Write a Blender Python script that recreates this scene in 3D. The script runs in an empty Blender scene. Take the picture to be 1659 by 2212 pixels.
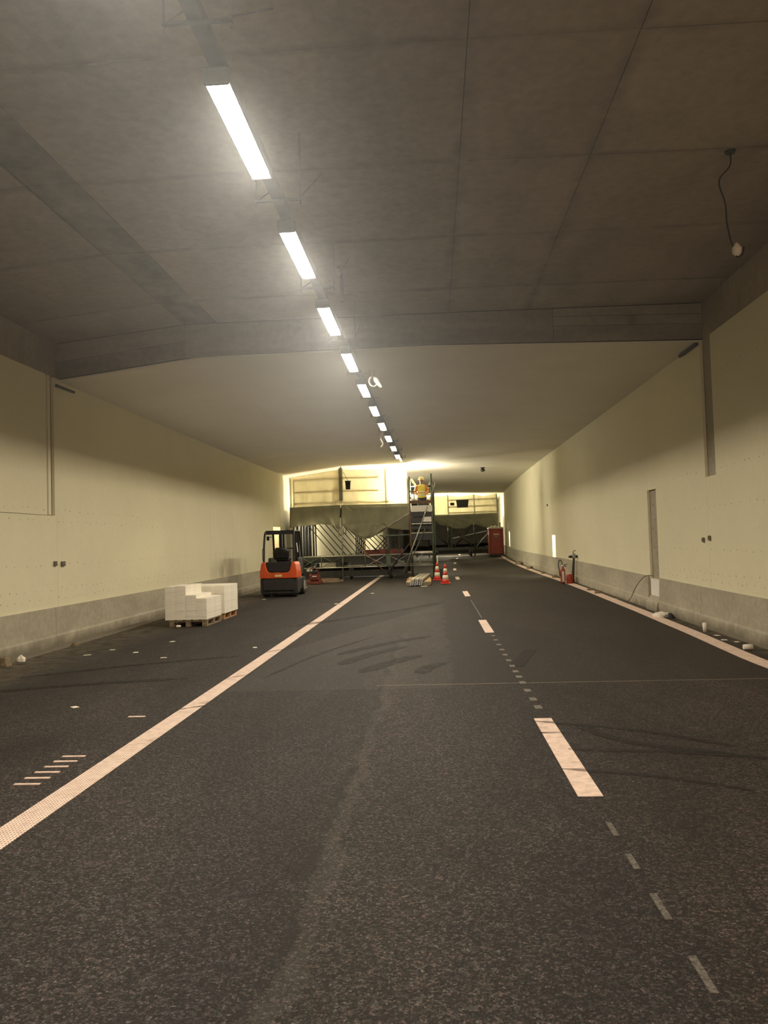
import bpy, bmesh, math, random
from mathutils import Vector, Matrix
import numpy as np
random.seed(7)
SC = bpy.context.scene
COL = SC.collection
PI = math.pi

# ------------------------------------------------------------------ camera
FPX, W_, H_ = 1750.0, 1659, 2212
CAM_H = 1.65
cam_d = bpy.data.cameras.new('camera')
cam = bpy.data.objects.new('camera', cam_d); COL.objects.link(cam)
cam_d.sensor_fit = 'VERTICAL'; cam_d.sensor_height = 36.0
cam_d.lens = FPX / H_ * 36.0
cam_d.clip_start = .05; cam_d.clip_end = 400
_d = Vector((107.5, -68.0, -FPX)).normalized()
_u = Vector((-math.sin(.032), math.cos(.032), 0)); _u = (_u - _u.dot(_d) * _d).normalized()
_r = _d.cross(_u)
M3 = Matrix((_r, _d, _u))
cam.matrix_world = Matrix.Translation((0, 0, CAM_H)) @ M3.to_4x4()
SC.camera = cam

# ------------------------------------------------------------------ world, exposure
wd = bpy.data.worlds.new('world'); SC.world = wd; wd.use_nodes = True
wd.node_tree.nodes['Background'].inputs[0].default_value = (1, .86, .72, 1)
wd.node_tree.nodes['Background'].inputs[1].default_value = .05
SC.view_settings.view_transform = 'Standard'
SC.view_settings.look = 'None'
SC.view_settings.exposure = 0.0
SC.view_settings.gamma = 1.0
SC.view_settings.use_curve_mapping = False
SC.cycles.max_bounces = 8
SC.cycles.diffuse_bounces = 5
SC.cycles.sample_clamp_indirect = 6

LUM_POWER = 105.0
GLARE_DENSITY = 0.019
LUM_COL = (1.0, .86, .66)

def lamp(name, kind, loc, power, col, size=.2, size_y=None, rot=(0, 0, 0), spread=None):
    l = bpy.data.lights.new(name, kind); l.energy = power; l.color = col
    if kind == 'AREA':
        l.size = size
        if size_y: l.shape = 'RECTANGLE'; l.size_y = size_y
        if spread: l.spread = spread
    elif kind in ('POINT', 'SPOT'):
        l.shadow_soft_size = size
        if kind == 'SPOT' and spread: l.spot_size = spread; l.spot_blend = .6
    o = bpy.data.objects.new(name, l); COL.objects.link(o)
    o.location = loc; o.rotation_euler = rot
    return o
# work floodlights behind the first platform, behind the second one, and one behind the photographer
lamp('floodlight', 'POINT', (-1.40, 37.3, 4.4), 950, (1, .92, .72), .25)
lamp('floodlight', 'POINT', (-6.2, 38.0, 3.9), 95, (1, .9, .68), .2)
lamp('floodlight', 'POINT', (-3.6, 43.8, 2.6), 420, (1, .9, .66), .25)
lamp('floodlight', 'POINT', (1.4, 67.0, 4.3), 1300, (1, .92, .68), .3)
lamp('floodlight', 'POINT', (1.0, 70.0, 3.0), 900, (1, .92, .68), .3)
lamp('work_spotlight', 'SPOT', (2.6, -5.0, 2.6), 900, (1, .72, .5), .2,
     rot=(math.radians(80), 0, math.radians(-6)), spread=math.radians(110))

# ------------------------------------------------------------------ road profile
def rise(y): return 1.15e-4 * y * y if y > 0 else 0.0
def off(y): return 8e-4 * max(0.0, y - 31) ** 2 if y < 64 else 8e-4 * 33 ** 2 + .0528 * (y - 64)
def warp(x, y):
    s = min(1, max(0, (y - 9) / 22)); s = s * s * (3 - 2 * s)
    return max(0.0, x - .95) * .045 * s
def road(x, y): return rise(y) + warp(min(x, 4.8), y)
def P(lat, y, h, wf=0.0):
    return (lat + off(y), y, rise(y) + h + wf * warp(min(lat, 4.8), y))

# ------------------------------------------------------------------ materials
def nd(nt, t, **kw):
    n = nt.nodes.new(t)
    for k, v in kw.items(): setattr(n, k, v)
    return n
def ramp(nt, src, stops):
    r = nd(nt, 'ShaderNodeValToRGB'); e = r.color_ramp.elements
    e[0].position, e[0].color = stops[0][0], tuple(stops[0][1]) + (1,)
    e[1].position, e[1].color = stops[-1][0], tuple(stops[-1][1]) + (1,)
    for p, c in stops[1:-1]:
        q = e.new(p); q.color = tuple(c) + (1,)
    nt.links.new(src, r.inputs[0]); return r.outputs[0]
def noise(nt, vec, scale, detail=4, rough=.55, dist=0):
    n = nd(nt, 'ShaderNodeTexNoise'); n.inputs['Scale'].default_value = scale
    n.inputs['Detail'].default_value = detail; n.inputs['Roughness'].default_value = rough
    n.inputs['Distortion'].default_value = dist
    nt.links.new(vec, n.inputs['Vector']); return n.outputs['Fac']
def mapped(nt, vec, sc):
    m = nd(nt, 'ShaderNodeMapping'); m.inputs['Scale'].default_value = sc
    nt.links.new(vec, m.inputs['Vector']); return m.outputs[0]
def mix(nt, f, a, b, typ='MIX'):
    m = nd(nt, 'ShaderNodeMix', data_type='RGBA', blend_type=typ)
    if isinstance(f, (int, float)): m.inputs[0].default_value = f
    else: nt.links.new(f, m.inputs[0])
    for v, s in ((a, m.inputs[6]), (b, m.inputs[7])):
        if isinstance(v, (tuple, list)): s.default_value = tuple(v) + ((1,) if len(v) == 3 else ())
        else: nt.links.new(v, s)
    return m.outputs[2]
def math_(nt, op, a, b=None, clamp=False):
    m = nd(nt, 'ShaderNodeMath', operation=op, use_clamp=clamp)
    for v, s in ((a, m.inputs[0]), (b, m.inputs[1])):
        if v is None: continue
        if isinstance(v, (int, float)): s.default_value = v
        else: nt.links.new(v, s)
    return m.outputs[0]
def new_mat(name):
    m = bpy.data.materials.new(name); m.use_nodes = True
    nt = m.node_tree; b = nt.nodes['Principled BSDF']
    tc = nd(nt, 'ShaderNodeTexCoord')
    return m, nt, b, tc.outputs['Object']
def bump(nt, b, h, strength, dist=.01):
    n = nd(nt, 'ShaderNodeBump'); n.inputs['Strength'].default_value = strength
    n.inputs['Distance'].default_value = dist
    nt.links.new(h, n.inputs['Height']); nt.links.new(n.outputs[0], b.inputs['Normal'])
def mat(name, col, rough=.6, metal=0.0, var=.15, scale=6.0, bmp=0.0, bscale=60.0, sc3=(1, 1, 1)):
    m, nt, b, co = new_mat(name)
    f = noise(nt, mapped(nt, co, sc3), scale, 5)
    lo = [c * (1 - var) for c in col]; hi = [min(1, c * (1 + var)) for c in col]
    c = ramp(nt, f, [(.3, lo), (.7, hi)])
    nt.links.new(c, b.inputs['Base Color'])
    b.inputs['Roughness'].default_value = rough; b.inputs['Metallic'].default_value = metal
    if bmp: bump(nt, b, noise(nt, co, bscale, 3), bmp)
    return m
def emit(name, col, s):
    m, nt, b, co = new_mat(name)
    b.inputs['Base Color'].default_value = (.8, .8, .78, 1)
    b.inputs['Emission Color'].default_value = tuple(col) + (1,)
    b.inputs['Emission Strength'].default_value = s
    return m

def m_asphalt():
    m, nt, b, co = new_mat('asphalt')
    sp = nd(nt, 'ShaderNodeSeparateXYZ'); nt.links.new(co, sp.inputs[0])
    X, Y = sp.outputs[0], sp.outputs[1]
    f1 = noise(nt, co, 98, 3, .62)
    f2 = noise(nt, co, 190, 1, .5)
    v = nd(nt, 'ShaderNodeTexVoronoi'); v.inputs['Scale'].default_value = 72; v.inputs['Randomness'].default_value = 1.0
    nt.links.new(co, v.inputs['Vector'])
    vs = nd(nt, 'ShaderNodeSeparateColor'); nt.links.new(v.outputs['Color'], vs.inputs[0])
    g = math_(nt, 'ADD', math_(nt, 'MULTIPLY', f1, .75), math_(nt, 'MULTIPLY', vs.outputs[0], .25))
    c = ramp(nt, g, [(.33, (.006, .005, .005)), (.46, (.0125, .0112, .0114)), (.57, (.034, .0307, .0312)), (.67, (.088, .080, .081)), (.76, (.20, .183, .183))])
    tint = ramp(nt, vs.outputs[1], [(.2, (1.14, .96, .93)), (.8, (.93, 1.02, 1.02))])
    c = mix(nt, 1.0, c, tint, 'MULTIPLY')
    # lane surfaces laid separately: darker left lane, browner right lane
    sw = math_(nt, 'MULTIPLY', math_(nt, 'SUBTRACT', noise(nt, co, 1.1, 3), .5), .7)
    xl = math_(nt, 'ADD', X, sw)
    c = mix(nt, 1.0, c, ramp(nt, ramp_f(nt, xl, -3.2, 3.6), [(.0, (.92, .90, .86)), (.34, (.86, .86, .90)), (.395, (1.22, 1.18, 1.10)), (.50, (1.0, .98, .95)), (.60, (.84, .82, .80)), (.64, (1.05, .92, .82)), (1.0, (1.30, 1.12, .95))]), 'MULTIPLY')
    # large soft patches of wear and dust
    big = noise(nt, mapped(nt, co, (.45, .13, 1)), 1.5, 4, .6, .6)
    c = mix(nt, 1.0, c, ramp(nt, big, [(.32, (.62, .60, .58)), (.5, (1, 1, 1)), (.68, (1.55, 1.48, 1.40))]), 'MULTIPLY')
    # newer dark pavement on the right beyond the transverse joint
    far = math_(nt, 'GREATER_THAN', Y, math_(nt, 'ADD', 9.52, math_(nt, 'MULTIPLY', X, -.006)))
    e1 = noise(nt, co, 3, 3)
    rightof = math_(nt, 'GREATER_THAN', math_(nt, 'ADD', X, math_(nt, 'MULTIPLY', e1, .5)), .42)
    dk = math_(nt, 'MULTIPLY', far, rightof)
    c = mix(nt, math_(nt, 'MULTIPLY', dk, .55), c, (.024, .019, .016))
    # greyer scraped lane area between the left line and the centre
    gl = math_(nt, 'MULTIPLY', math_(nt, 'GREATER_THAN', X, -2.45), math_(nt, 'LESS_THAN', math_(nt, 'ADD', X, math_(nt, 'MULTIPLY', e1, .5)), .42))
    lim = math_(nt, 'LESS_THAN', Y, math_(nt, 'ADD', 21.0, math_(nt, 'MULTIPLY', X, 3.4)))
    gl = math_(nt, 'MULTIPLY', math_(nt, 'MULTIPLY', gl, lim), math_(nt, 'GREATER_THAN', Y, 9.3))
    c = mix(nt, math_(nt, 'MULTIPLY', gl, .30), c, (.066, .061, .056))
    past = math_(nt, 'MULTIPLY', math_(nt, 'SUBTRACT', 1, lim), math_(nt, 'GREATER_THAN', X, -2.45))
    past = math_(nt, 'MULTIPLY', past, math_(nt, 'LESS_THAN', X, .9))
    c = mix(nt, math_(nt, 'MULTIPLY', past, .35), c, (.016, .0135, .0125))
    # pale lane-seam crack and joint line
    wob = math_(nt, 'MULTIPLY', math_(nt, 'SUBTRACT', noise(nt, co, 1.6, 3), .5), .35)
    jl = math_(nt, 'LESS_THAN', math_(nt, 'ABSOLUTE', math_(nt, 'SUBTRACT', Y, math_(nt, 'ADD', 9.52, math_(nt, 'MULTIPLY', X, -.006)))), .018)
    jl = math_(nt, 'MULTIPLY', jl, math_(nt, 'GREATER_THAN', X, -.72))
    c = mix(nt, math_(nt, 'MULTIPLY', jl, math_(nt, 'MULTIPLY', noise(nt, co, 4, 3), .9)), c, (.30, .25, .20))
    sx = math_(nt, 'ABSOLUTE', math_(nt, 'SUBTRACT', X, math_(nt, 'ADD', -.62, math_(nt, 'ADD', wob, math_(nt, 'MULTIPLY', Y, .004)))))
    sl = math_(nt, 'MULTIPLY', math_(nt, 'LESS_THAN', sx, .05), math_(nt, 'LESS_THAN', Y, 15))
    c = mix(nt, math_(nt, 'MULTIPLY', sl, math_(nt, 'MULTIPLY', noise(nt, co, 3, 4), .2)), c, (.15, .135, .115))
    ck = math_(nt, 'ABSOLUTE', math_(nt, 'SUBTRACT', X, math_(nt, 'ADD', -.70, math_(nt, 'ADD', wob, math_(nt, 'MULTIPLY', Y, .004)))))
    ck = math_(nt, 'MULTIPLY', math_(nt, 'SUBTRACT', 1, ramp_f(nt, ck, .015, .06)), math_(nt, 'MULTIPLY', math_(nt, 'LESS_THAN', Y, 15), ramp_f(nt, noise(nt, co, 2.3, 3), .4, .6)))
    c = mix(nt, math_(nt, 'MULTIPLY', ck, .6), c, (.010, .009, .0085))
    # dust in the gutters
    dl = math_(nt, 'MULTIPLY', math_(nt, 'ADD', math_(nt, 'MULTIPLY', X, -1), -5.1), .75, True)
    dr = math_(nt, 'MULTIPLY', math_(nt, 'SUBTRACT', math_(nt, 'SUBTRACT', X, 4.3), math_(nt, 'MULTIPLY', 0, Y)), 3.0, True)
    dr = math_(nt, 'MULTIPLY', dr, math_(nt, 'LESS_THAN', Y, 60))
    du = math_(nt, 'MULTIPLY', math_(nt, 'MAXIMUM', dl, dr), ramp_f(nt, noise(nt, co, 5, 4), .3, .62))
    c = mix(nt, math_(nt, 'MULTIPLY', du, .8), c, (.17, .145, .105))
    nt.links.new(c, b.inputs['Base Color'])
    b.inputs['Roughness'].default_value = .78
    b.inputs['Specular IOR Level'].default_value = .35
    bump(nt, b, g, 1.0, .012)
    return m
def ramp_f(nt, src, a, b_):
    mr = nd(nt, 'ShaderNodeMapRange'); mr.inputs[1].default_value = a; mr.inputs[2].default_value = b_
    nt.links.new(src, mr.inputs[0]); return mr.outputs[0]

def m_line(grid):
    m, nt, b, co = new_mat('profiled_line_paint' if grid else 'line_paint')
    f = noise(nt, co, 14, 5, .7)
    base = ramp(nt, f, [(.3, (.60, .455, .39)), (.6, (.86, .67, .575))])
    if grid:
        sp = nd(nt, 'ShaderNodeSeparateXYZ'); nt.links.new(co, sp.inputs[0])
        sx = math_(nt, 'SINE', math_(nt, 'MULTIPLY', sp.outputs[0], 2 * PI / .022))
        sy = math_(nt, 'SINE', math_(nt, 'MULTIPLY', sp.outputs[1], 2 * PI / .030))
        g = math_(nt, 'GREATER_THAN', math_(nt, 'ADD', sx, sy), .72)
        base = mix(nt, math_(nt, 'MULTIPLY', g, .78), base, (.10, .085, .075))
    dirt = noise(nt, mapped(nt, co, (.6, 2.2, 1)), 1.6, 4, .7)
    base = mix(nt, ramp_f(nt, dirt, .60, .74), base, (.22, .17, .14))
    nt.links.new(base, b.inputs['Base Color']); b.inputs['Roughness'].default_value = .6
    return m
def m_worn_paint(k=1.0):
    m, nt, b, co = new_mat('worn_paint' if k == 1 else 'faint_worn_paint')
    f = noise(nt, co, 55, 4, .8)
    base = ramp(nt, f, [(.38, (.035, .031, .028)), (.62, (.27 * k, .235 * k, .205 * k))])
    nt.links.new(base, b.inputs['Base Color']); b.inputs['Roughness'].default_value = .8
    return m
def m_rubber_mark():
    m, nt, b, co = new_mat('rubber_mark')
    b.inputs['Base Color'].default_value = (.012, .0095, .0085, 1); b.inputs['Roughness'].default_value = .8
    f = ramp_f(nt, noise(nt, co, 7, 5, .7), .28, .68)
    nt.links.new(math_(nt, 'MULTIPLY', f, .8), b.inputs['Alpha'])
    return m

def m_concrete(name, col, var=.2, streak=(1, 1, 1), dirt=None, scale=1.2, grain=True, fine=.12, stains=False, smudge=None):
    m, nt, b, co = new_mat(name)
    f = noise(nt, mapped(nt, co, streak), scale, 6, .6, .3)
    lo = [c * (1 - var) for c in col]; hi = [c * (1 + var) for c in col]
    c = ramp(nt, f, [(.3, lo), (.7, hi)])
    f2 = noise(nt, co, 9, 5, .65)
    c = mix(nt, 1.0, c, ramp(nt, f2, [(.3, (1 - fine,) * 3), (.7, (1 + fine,) * 3)]), 'MULTIPLY')
    if dirt:
        sp = nd(nt, 'ShaderNodeSeparateXYZ'); nt.links.new(co, sp.inputs[0])
        z = math_(nt, 'ADD', sp.outputs[2], math_(nt, 'MULTIPLY', noise(nt, co, 2.5, 4), -.30))
        k = math_(nt, 'SUBTRACT', 1, ramp_f(nt, z, -.06, .10))
        c = mix(nt, math_(nt, 'MULTIPLY', k, .75), c, dirt)
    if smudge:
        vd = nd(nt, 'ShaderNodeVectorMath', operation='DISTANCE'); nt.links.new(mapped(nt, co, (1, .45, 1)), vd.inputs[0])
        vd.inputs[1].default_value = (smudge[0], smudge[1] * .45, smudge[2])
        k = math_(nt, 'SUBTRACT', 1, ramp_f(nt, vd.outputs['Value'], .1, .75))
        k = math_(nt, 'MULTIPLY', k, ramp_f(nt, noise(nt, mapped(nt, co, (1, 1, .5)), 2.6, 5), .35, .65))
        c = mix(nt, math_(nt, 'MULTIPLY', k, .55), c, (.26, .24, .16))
    if stains:
        sp = nd(nt, 'ShaderNodeSeparateXYZ'); nt.links.new(co, sp.inputs[0])
        wob = math_(nt, 'MULTIPLY', math_(nt, 'SUBTRACT', noise(nt, co, 1.3, 4), .5), .22)
        k = None
        for ax, vals, w in ((0, (.40, 1.775), .13), (1, (6.4, 8.5, 10.62, 12.85), .10)):
            for q in vals:
                dd = math_(nt, 'ABSOLUTE', math_(nt, 'ADD', math_(nt, 'SUBTRACT', sp.outputs[ax], q), wob))
                e = math_(nt, 'SUBTRACT', 1, ramp_f(nt, dd, 0.0, w))
                k = e if k is None else math_(nt, 'MAXIMUM', k, e)
        k = math_(nt, 'MULTIPLY', k, ramp_f(nt, noise(nt, co, 2.2, 4), .35, .65))
        c = mix(nt, math_(nt, 'MULTIPLY', k, .5), c, (.13, .11, .09))
    nt.links.new(c, b.inputs['Base Color']); b.inputs['Roughness'].default_value = .85
    b.inputs['Specular IOR Level'].default_value = .25
    if grain: bump(nt, b, noise(nt, co, 40, 4, .6), .25, .006)
    return m
def m_tarp(name, col, trans, clear=0):
    m, nt, b, co = new_mat(name)
    out = nt.nodes['Material Output']
    f = noise(nt, mapped(nt, co, (1, 1, .5)), 2.4, 5)
    c = ramp(nt, f, [(.3, [q * .85 for q in col]), (.7, [min(1, q * 1.12) for q in col])])
    nt.links.new(c, b.inputs['Base Color']); b.inputs['Roughness'].default_value = .5
    t = nd(nt, 'ShaderNodeBsdfTranslucent'); nt.links.new(c, t.inputs[0])
    ms = nd(nt, 'ShaderNodeMixShader'); ms.inputs[0].default_value = trans
    nt.links.new(b.outputs[0], ms.inputs[1]); nt.links.new(t.outputs[0], ms.inputs[2])
    if clear:
        tr = nd(nt, 'ShaderNodeBsdfTransparent'); tr.inputs[0].default_value = (.95, .93, .82, 1)
        m2 = nd(nt, 'ShaderNodeMixShader'); m2.inputs[0].default_value = clear
        nt.links.new(ms.outputs[0], m2.inputs[1]); nt.links.new(tr.outputs[0], m2.inputs[2]); ms = m2
    nt.links.new(ms.outputs[0], out.inputs[0])
    return m

MA = dict(
    asphalt=m_asphalt(), line=m_line(False), line_grid=m_line(True), worn=m_worn_paint(), worn_faint=m_worn_paint(.6), rubber=m_rubber_mark(),
    ceil=m_concrete('ceiling_concrete', (.32, .28, .23), .16, (1, .5, 1), stains=True),
    ceil_b=m_concrete('ceiling_concrete_light', (.34, .30, .248), .16, (1, .5, 1), stains=True),
    ceil_band=m_concrete('ceiling_concrete_patched', (.21, .19, .16), .4, (1, .7, 1), scale=1.8),
    joint=m_concrete('joint_concrete', (.12, .10, .085), .3),
    board=m_concrete('fire_board', (.72, .69, .59), .05, scale=.6, grain=False, fine=.02),
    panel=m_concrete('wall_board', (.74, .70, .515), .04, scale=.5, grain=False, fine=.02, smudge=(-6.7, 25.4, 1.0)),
    wallc=m_concrete('wall_concrete', (.36, .32, .25), .18),
    barrier=m_concrete('barrier_concrete', (.40, .37, .29), .14, (1, .6, 1.6), dirt=(.14, .12, .09)),
    beam=m_concrete('beam_concrete', (.25, .225, .185), .25, (.5, 1, 2.5)),
    beam2=m_concrete('beam_concrete_pale', (.31, .28, .23), .2, (.5, 1, 2.5)),
    steel=mat('galvanised_steel', (.46, .46, .42), .42, .7, .2, 9),
    darksteel=mat('dark_steel', (.045, .045, .04), .5, .4, .3, 9),
    grey=mat('grey_painted_metal', (.30, .29, .28), .5, .2, .15, 7),
    boxgrey=mat('box_grey', (.13, .115, .08), .6, 0, .15, 7),
    road_patch=mat('road_patch', (.009, .0078, .007), .95, 0, .3, 30),
    traygrey=mat('tray_grey', (.13, .13, .14), .5, .2, .15, 7),
    housing=mat('lamp_housing', (.17, .17, .175), .45, .2, .1, 8),
    lampface=emit('lamp_diffuser', (1.0, .95, .82), 14),
    greensteel=mat('green_painted_steel', (.085, .11, .075), .5, .3, .3, 8),
    black=mat('black_plastic', (.012, .012, .013), .45, 0, .3, 12),
    blackmatte=mat('black_rubber', (.018, .017, .016), .85, 0, .3, 20, .3, 90),
    charcoal=mat('charcoal_metal', (.028, .027, .029), .45, .1, .2, 6),
    orange=mat('orange_enamel', (.62, .085, .018), .35, 0, .1, 4),
    red=mat('red_plastic', (.31, .042, .020), .45, 0, .15, 5),
    redlt=mat('pale_red_print', (.62, .30, .22), .5, 0, .15, 30),
    cone_red=mat('cone_red', (.62, .035, .02), .45, 0, .15, 12),
    cone_white=mat('cone_white', (.80, .72, .55), .5, 0, .1, 12),
    darkred=mat('dark_red_enamel', (.16, .035, .022), .55, .1, .4, 9),
    white=mat('white_plastic', (.82, .80, .74), .5, 0, .06, 8),
    paper=mat('paper', (.85, .80, .70), .8, 0, .1, 30),
    block=mat('white_block', (.86, .82, .72), .85, 0, .06, 3, .15, 80),
    wood=mat('pallet_wood', (.36, .20, .095), .75, 0, .35, 5, .3, 50, (1, 6, 6)),
    woodgrey=mat('weathered_wood', (.22, .17, .11), .8, 0, .35, 5, .3, 50, (1, 6, 6)),
    plank=mat('yellow_timber', (.50, .34, .16), .7, 0, .28, 4, .25, 50, (1, 6, 6)),
    ply=mat('plywood', (.42, .30, .18), .7, 0, .2, 4),
    alu=mat('aluminium', (.62, .58, .50), .38, .75, .15, 6),
    brown=mat('brown_board', (.16, .085, .05), .6, 0, .2, 6),
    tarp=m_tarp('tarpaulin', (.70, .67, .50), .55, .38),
    tarp_dim=m_tarp('tarpaulin_skirt', (.30, .30, .21), .25, .06),  # skirt copy of the sheeting, missing backlight put into its darker colour
    vest=mat('hi_vis_fabric', (.95, .82, .18), .7, 0, .06, 20),
    reflect=mat('reflective_tape', (.8, .8, .78), .3, .2, .05, 20),
    skin=mat('skin', (.55, .32, .21), .55, 0, .08, 20),
    trousers=mat('work_trousers', (.06, .065, .08), .85, 0, .2, 20),
    sleeve=mat('orange_sleeve', (.75, .30, .06), .75, 0, .1, 20),
    helmet=mat('helmet_yellow', (.92, .78, .35), .3, 0, .03, 6),
    cable=mat('cable_black', (.02, .018, .016), .6, 0, .2, 20),
    cable_white=mat('cable_white', (.85, .82, .74), .45, 0, .05, 20),
    decal=mat('cream_decal', (.80, .62, .30), .5, 0, .2, 60),
    label=mat('white_label', (.75, .68, .60), .5, 0, .12, 60),
    orange_cloth=mat('orange_cloth', (.85, .40, .06), .8, 0, .15, 8),
)

# ------------------------------------------------------------------ geometry helpers
class MB:
    def __init__(s): s.v = []; s.f = []; s.smooth = set()
    def add(s, vs, fs, smooth=False):
        o = len(s.v); s.v += [tuple(v) for v in vs]
        for f in fs:
            if smooth: s.smooth.add(len(s.f))
            s.f.append([i + o for i in f])
        return s
    def box(s, c, d, rz=0.0, rx=0.0, ry=0.0, taper=1.0):
        R = Matrix.Rotation(rz, 3, 'Z') @ Matrix.Rotation(ry, 3, 'Y') @ Matrix.Rotation(rx, 3, 'X')
        vs = []
        for z in (-.5, .5):
            t = taper if z > 0 else 1
            for x, y in ((-.5, -.5), (.5, -.5), (.5, .5), (-.5, .5)):
                vs.append(Vector(c) + R @ Vector((x * d[0] * t, y * d[1] * t, z * d[2])))
        return s.add(vs, [(3, 2, 1, 0), (4, 5, 6, 7), (0, 1, 5, 4), (1, 2, 6, 5), (2, 3, 7, 6), (3, 0, 4, 7)])
    def cbox(s, c, d, b=.02, **k):
        """box with chamfered vertical and top edges: three stacked rings"""
        x, y, z = [q / 2 for q in d]
        R = Matrix.Rotation(k.get('rz', 0), 3, 'Z') @ Matrix.Rotation(k.get('ry', 0), 3, 'Y') @ Matrix.Rotation(k.get('rx', 0), 3, 'X')
        rings = []
        for zz, ins in ((-z, b), (-z + b, 0), (z - b, 0), (z, b)):
            a, c2 = x - ins, y - ins
            rings.append([(-a + b, -c2, zz), (a - b, -c2, zz), (a, -c2 + b, zz), (a, c2 - b, zz),
                          (a - b, c2, zz), (-a + b, c2, zz), (-a, c2 - b, zz), (-a, -c2 + b, zz)])
        vs = [Vector(c) + R @ Vector(p) for r in rings for p in r]
        fs = [tuple(range(7, -1, -1)), tuple(range(24, 32))]
        for r in range(3):
            for i in range(8):
                j = (i + 1) % 8
                fs.append((r * 8 + i, r * 8 + j, r * 8 + 8 + j, r * 8 + 8 + i))
        return s.add(vs, fs)
    def beam(s, p, q, w, h=None):
        h = h or w; p = Vector(p); q = Vector(q); d = (q - p)
        t = d.normalized(); up = Vector((0, 0, 1)) if abs(t.z) < .95 else Vector((0, 1, 0))
        a = t.cross(up).normalized(); b = a.cross(t)
        vs = [e + a * sa * w / 2 + b * sb * h / 2 for e in (p, q) for sa, sb in ((-1, -1), (1, -1), (1, 1), (-1, 1))]
        return s.add(vs, [(3, 2, 1, 0), (4, 5, 6, 7), (0, 1, 5, 4), (1, 2, 6, 5), (2, 3, 7, 6), (3, 0, 4, 7)])
    def tube(s, pts, r, n=8, cap=True):
        pts = [Vector(p) for p in pts]; rs = r if isinstance(r, (list, tuple)) else [r] * len(pts)
        vs = []; fs = []; pa = None
        for i, p in enumerate(pts):
            t = (pts[min(i + 1, len(pts) - 1)] - pts[max(i - 1, 0)]).normalized()
            if pa is None:
                up = Vector((0, 0, 1)) if abs(t.z) < .9 else Vector((0, 1, 0))
                pa = t.cross(up).normalized()
            a = (pa - pa.dot(t) * t).normalized(); pa = a; b = t.cross(a)
            for k in range(n):
                w = 2 * PI * k / n
                vs.append(p + (a * math.cos(w) + b * math.sin(w)) * rs[i])
        for i in range(len(pts) - 1):
            for k in range(n):
                j = (k + 1) % n
                fs.append((i * n + k, i * n + j, i * n + n + j, i * n + n + k))
        s.add(vs, fs, True)
        if cap:
            o = len(s.v) - len(vs)
            s.f.append([o + i for i in range(n - 1, -1, -1)]); s.f.append([o + (len(pts) - 1) * n + i for i in range(n)])
        return s
    def lathe(s, prof, c=(0, 0, 0), n=20, axis='Z'):
        vs = []; fs = []
        for r, z in prof:
            for k in range(n):
                w = 2 * PI * k / n; p = (r * math.cos(w), r * math.sin(w), z)
                if axis == 'X': p = (p[2], p[0], p[1])
                if axis == 'Y': p = (p[0], p[2], p[1])
                vs.append(Vector(c) + Vector(p))
        m = len(prof)
        for i in range(m - 1):
            for k in range(n):
                j = (k + 1) % n; q = (i * n + k, i * n + j, i * n + n + j, i * n + n + k)
                fs.append(q if axis != 'Y' else q[::-1])
        s.add(vs, fs, True)
        o = len(s.v) - len(vs)
        s.f.append([o + i for i in range(n - 1, -1, -1)]); s.f.append([o + (m - 1) * n + i for i in range(n)])
        return s
    def prism(s, poly, y0, y1):
        """polygon in x,z extruded along y"""
        n = len(poly)
        vs = [(x, y0, z) for x, z in poly] + [(x, y1, z) for x, z in poly]
        fs = [tuple(range(n)), tuple(range(2 * n - 1, n - 1, -1))]
        for i in range(n):
            j = (i + 1) % n; fs.append((j, i, n + i, n + j))
        return s.add(vs, fs)
    def grid(s, fn, nu, nv, smooth=True):
        vs = [fn(i / nu, j / nv) for j in range(nv + 1) for i in range(nu + 1)]
        fs = [(j * (nu + 1) + i, j * (nu + 1) + i + 1, (j + 1) * (nu + 1) + i + 1, (j + 1) * (nu + 1) + i) for j in range(nv) for i in range(nu)]
        return s.add(vs, fs, smooth)
    def build(s, name, m, parent=None, label=None, cat=None, group=None, kind=None, bevel=0, thick=0, recalc=True):
        me = bpy.data.meshes.new(name); me.from_pydata(s.v, [], s.f)
        if recalc:
            bm = bmesh.new(); bm.from_mesh(me); bmesh.ops.recalc_face_normals(bm, faces=bm.faces); bm.to_mesh(me); bm.free()
        if s.smooth:
            for i in s.smooth: me.polygons[i].use_smooth = True
        me.materials.append(m if not isinstance(m, str) else MA[m])
        o = bpy.data.objects.new(name, me); COL.objects.link(o)
        if parent: o.parent = parent
        if bevel:
            b = o.modifiers.new('bevel', 'BEVEL'); b.width = bevel; b.segments = 2; b.limit_method = 'ANGLE'
        if thick:
            t = o.modifiers.new('solid', 'SOLIDIFY'); t.thickness = thick; t.offset = 0
        tag(o, label, cat, group, kind)
        return o
def tag(o, label=None, cat=None, group=None, kind=None):
    if label: o['label'] = label
    if cat: o['category'] = cat
    if group: o['group'] = group
    if kind: o['kind'] = kind
    return o
def thing(name, label, cat, loc=(0, 0, 0), rz=0, group=None):
    o = bpy.data.objects.new(name, None); COL.objects.link(o); o.empty_display_size = .2
    o.location = loc; o.rotation_euler = (0, 0, rz)
    return tag(o, label, cat, group)
def copy_thing(root, loc=None, rz=None, label=None):
    r = root.copy(); COL.objects.link(r)
    if loc is not None: r.location = loc
    if rz is not None: r.rotation_euler = (0, 0, rz)
    if label: r['label'] = label
    for ch in list(root.children):
        c = ch.copy(); COL.objects.link(c); c.parent = r
        for g in list(ch.children):
            q = g.copy(); COL.objects.link(q); q.parent = c
    return r
def ysteps(a, b, st):
    n = max(1, int(math.ceil((b - a) / st - 1e-6)))
    return [a + (b - a) * i / n for i in range(n + 1)]
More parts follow.
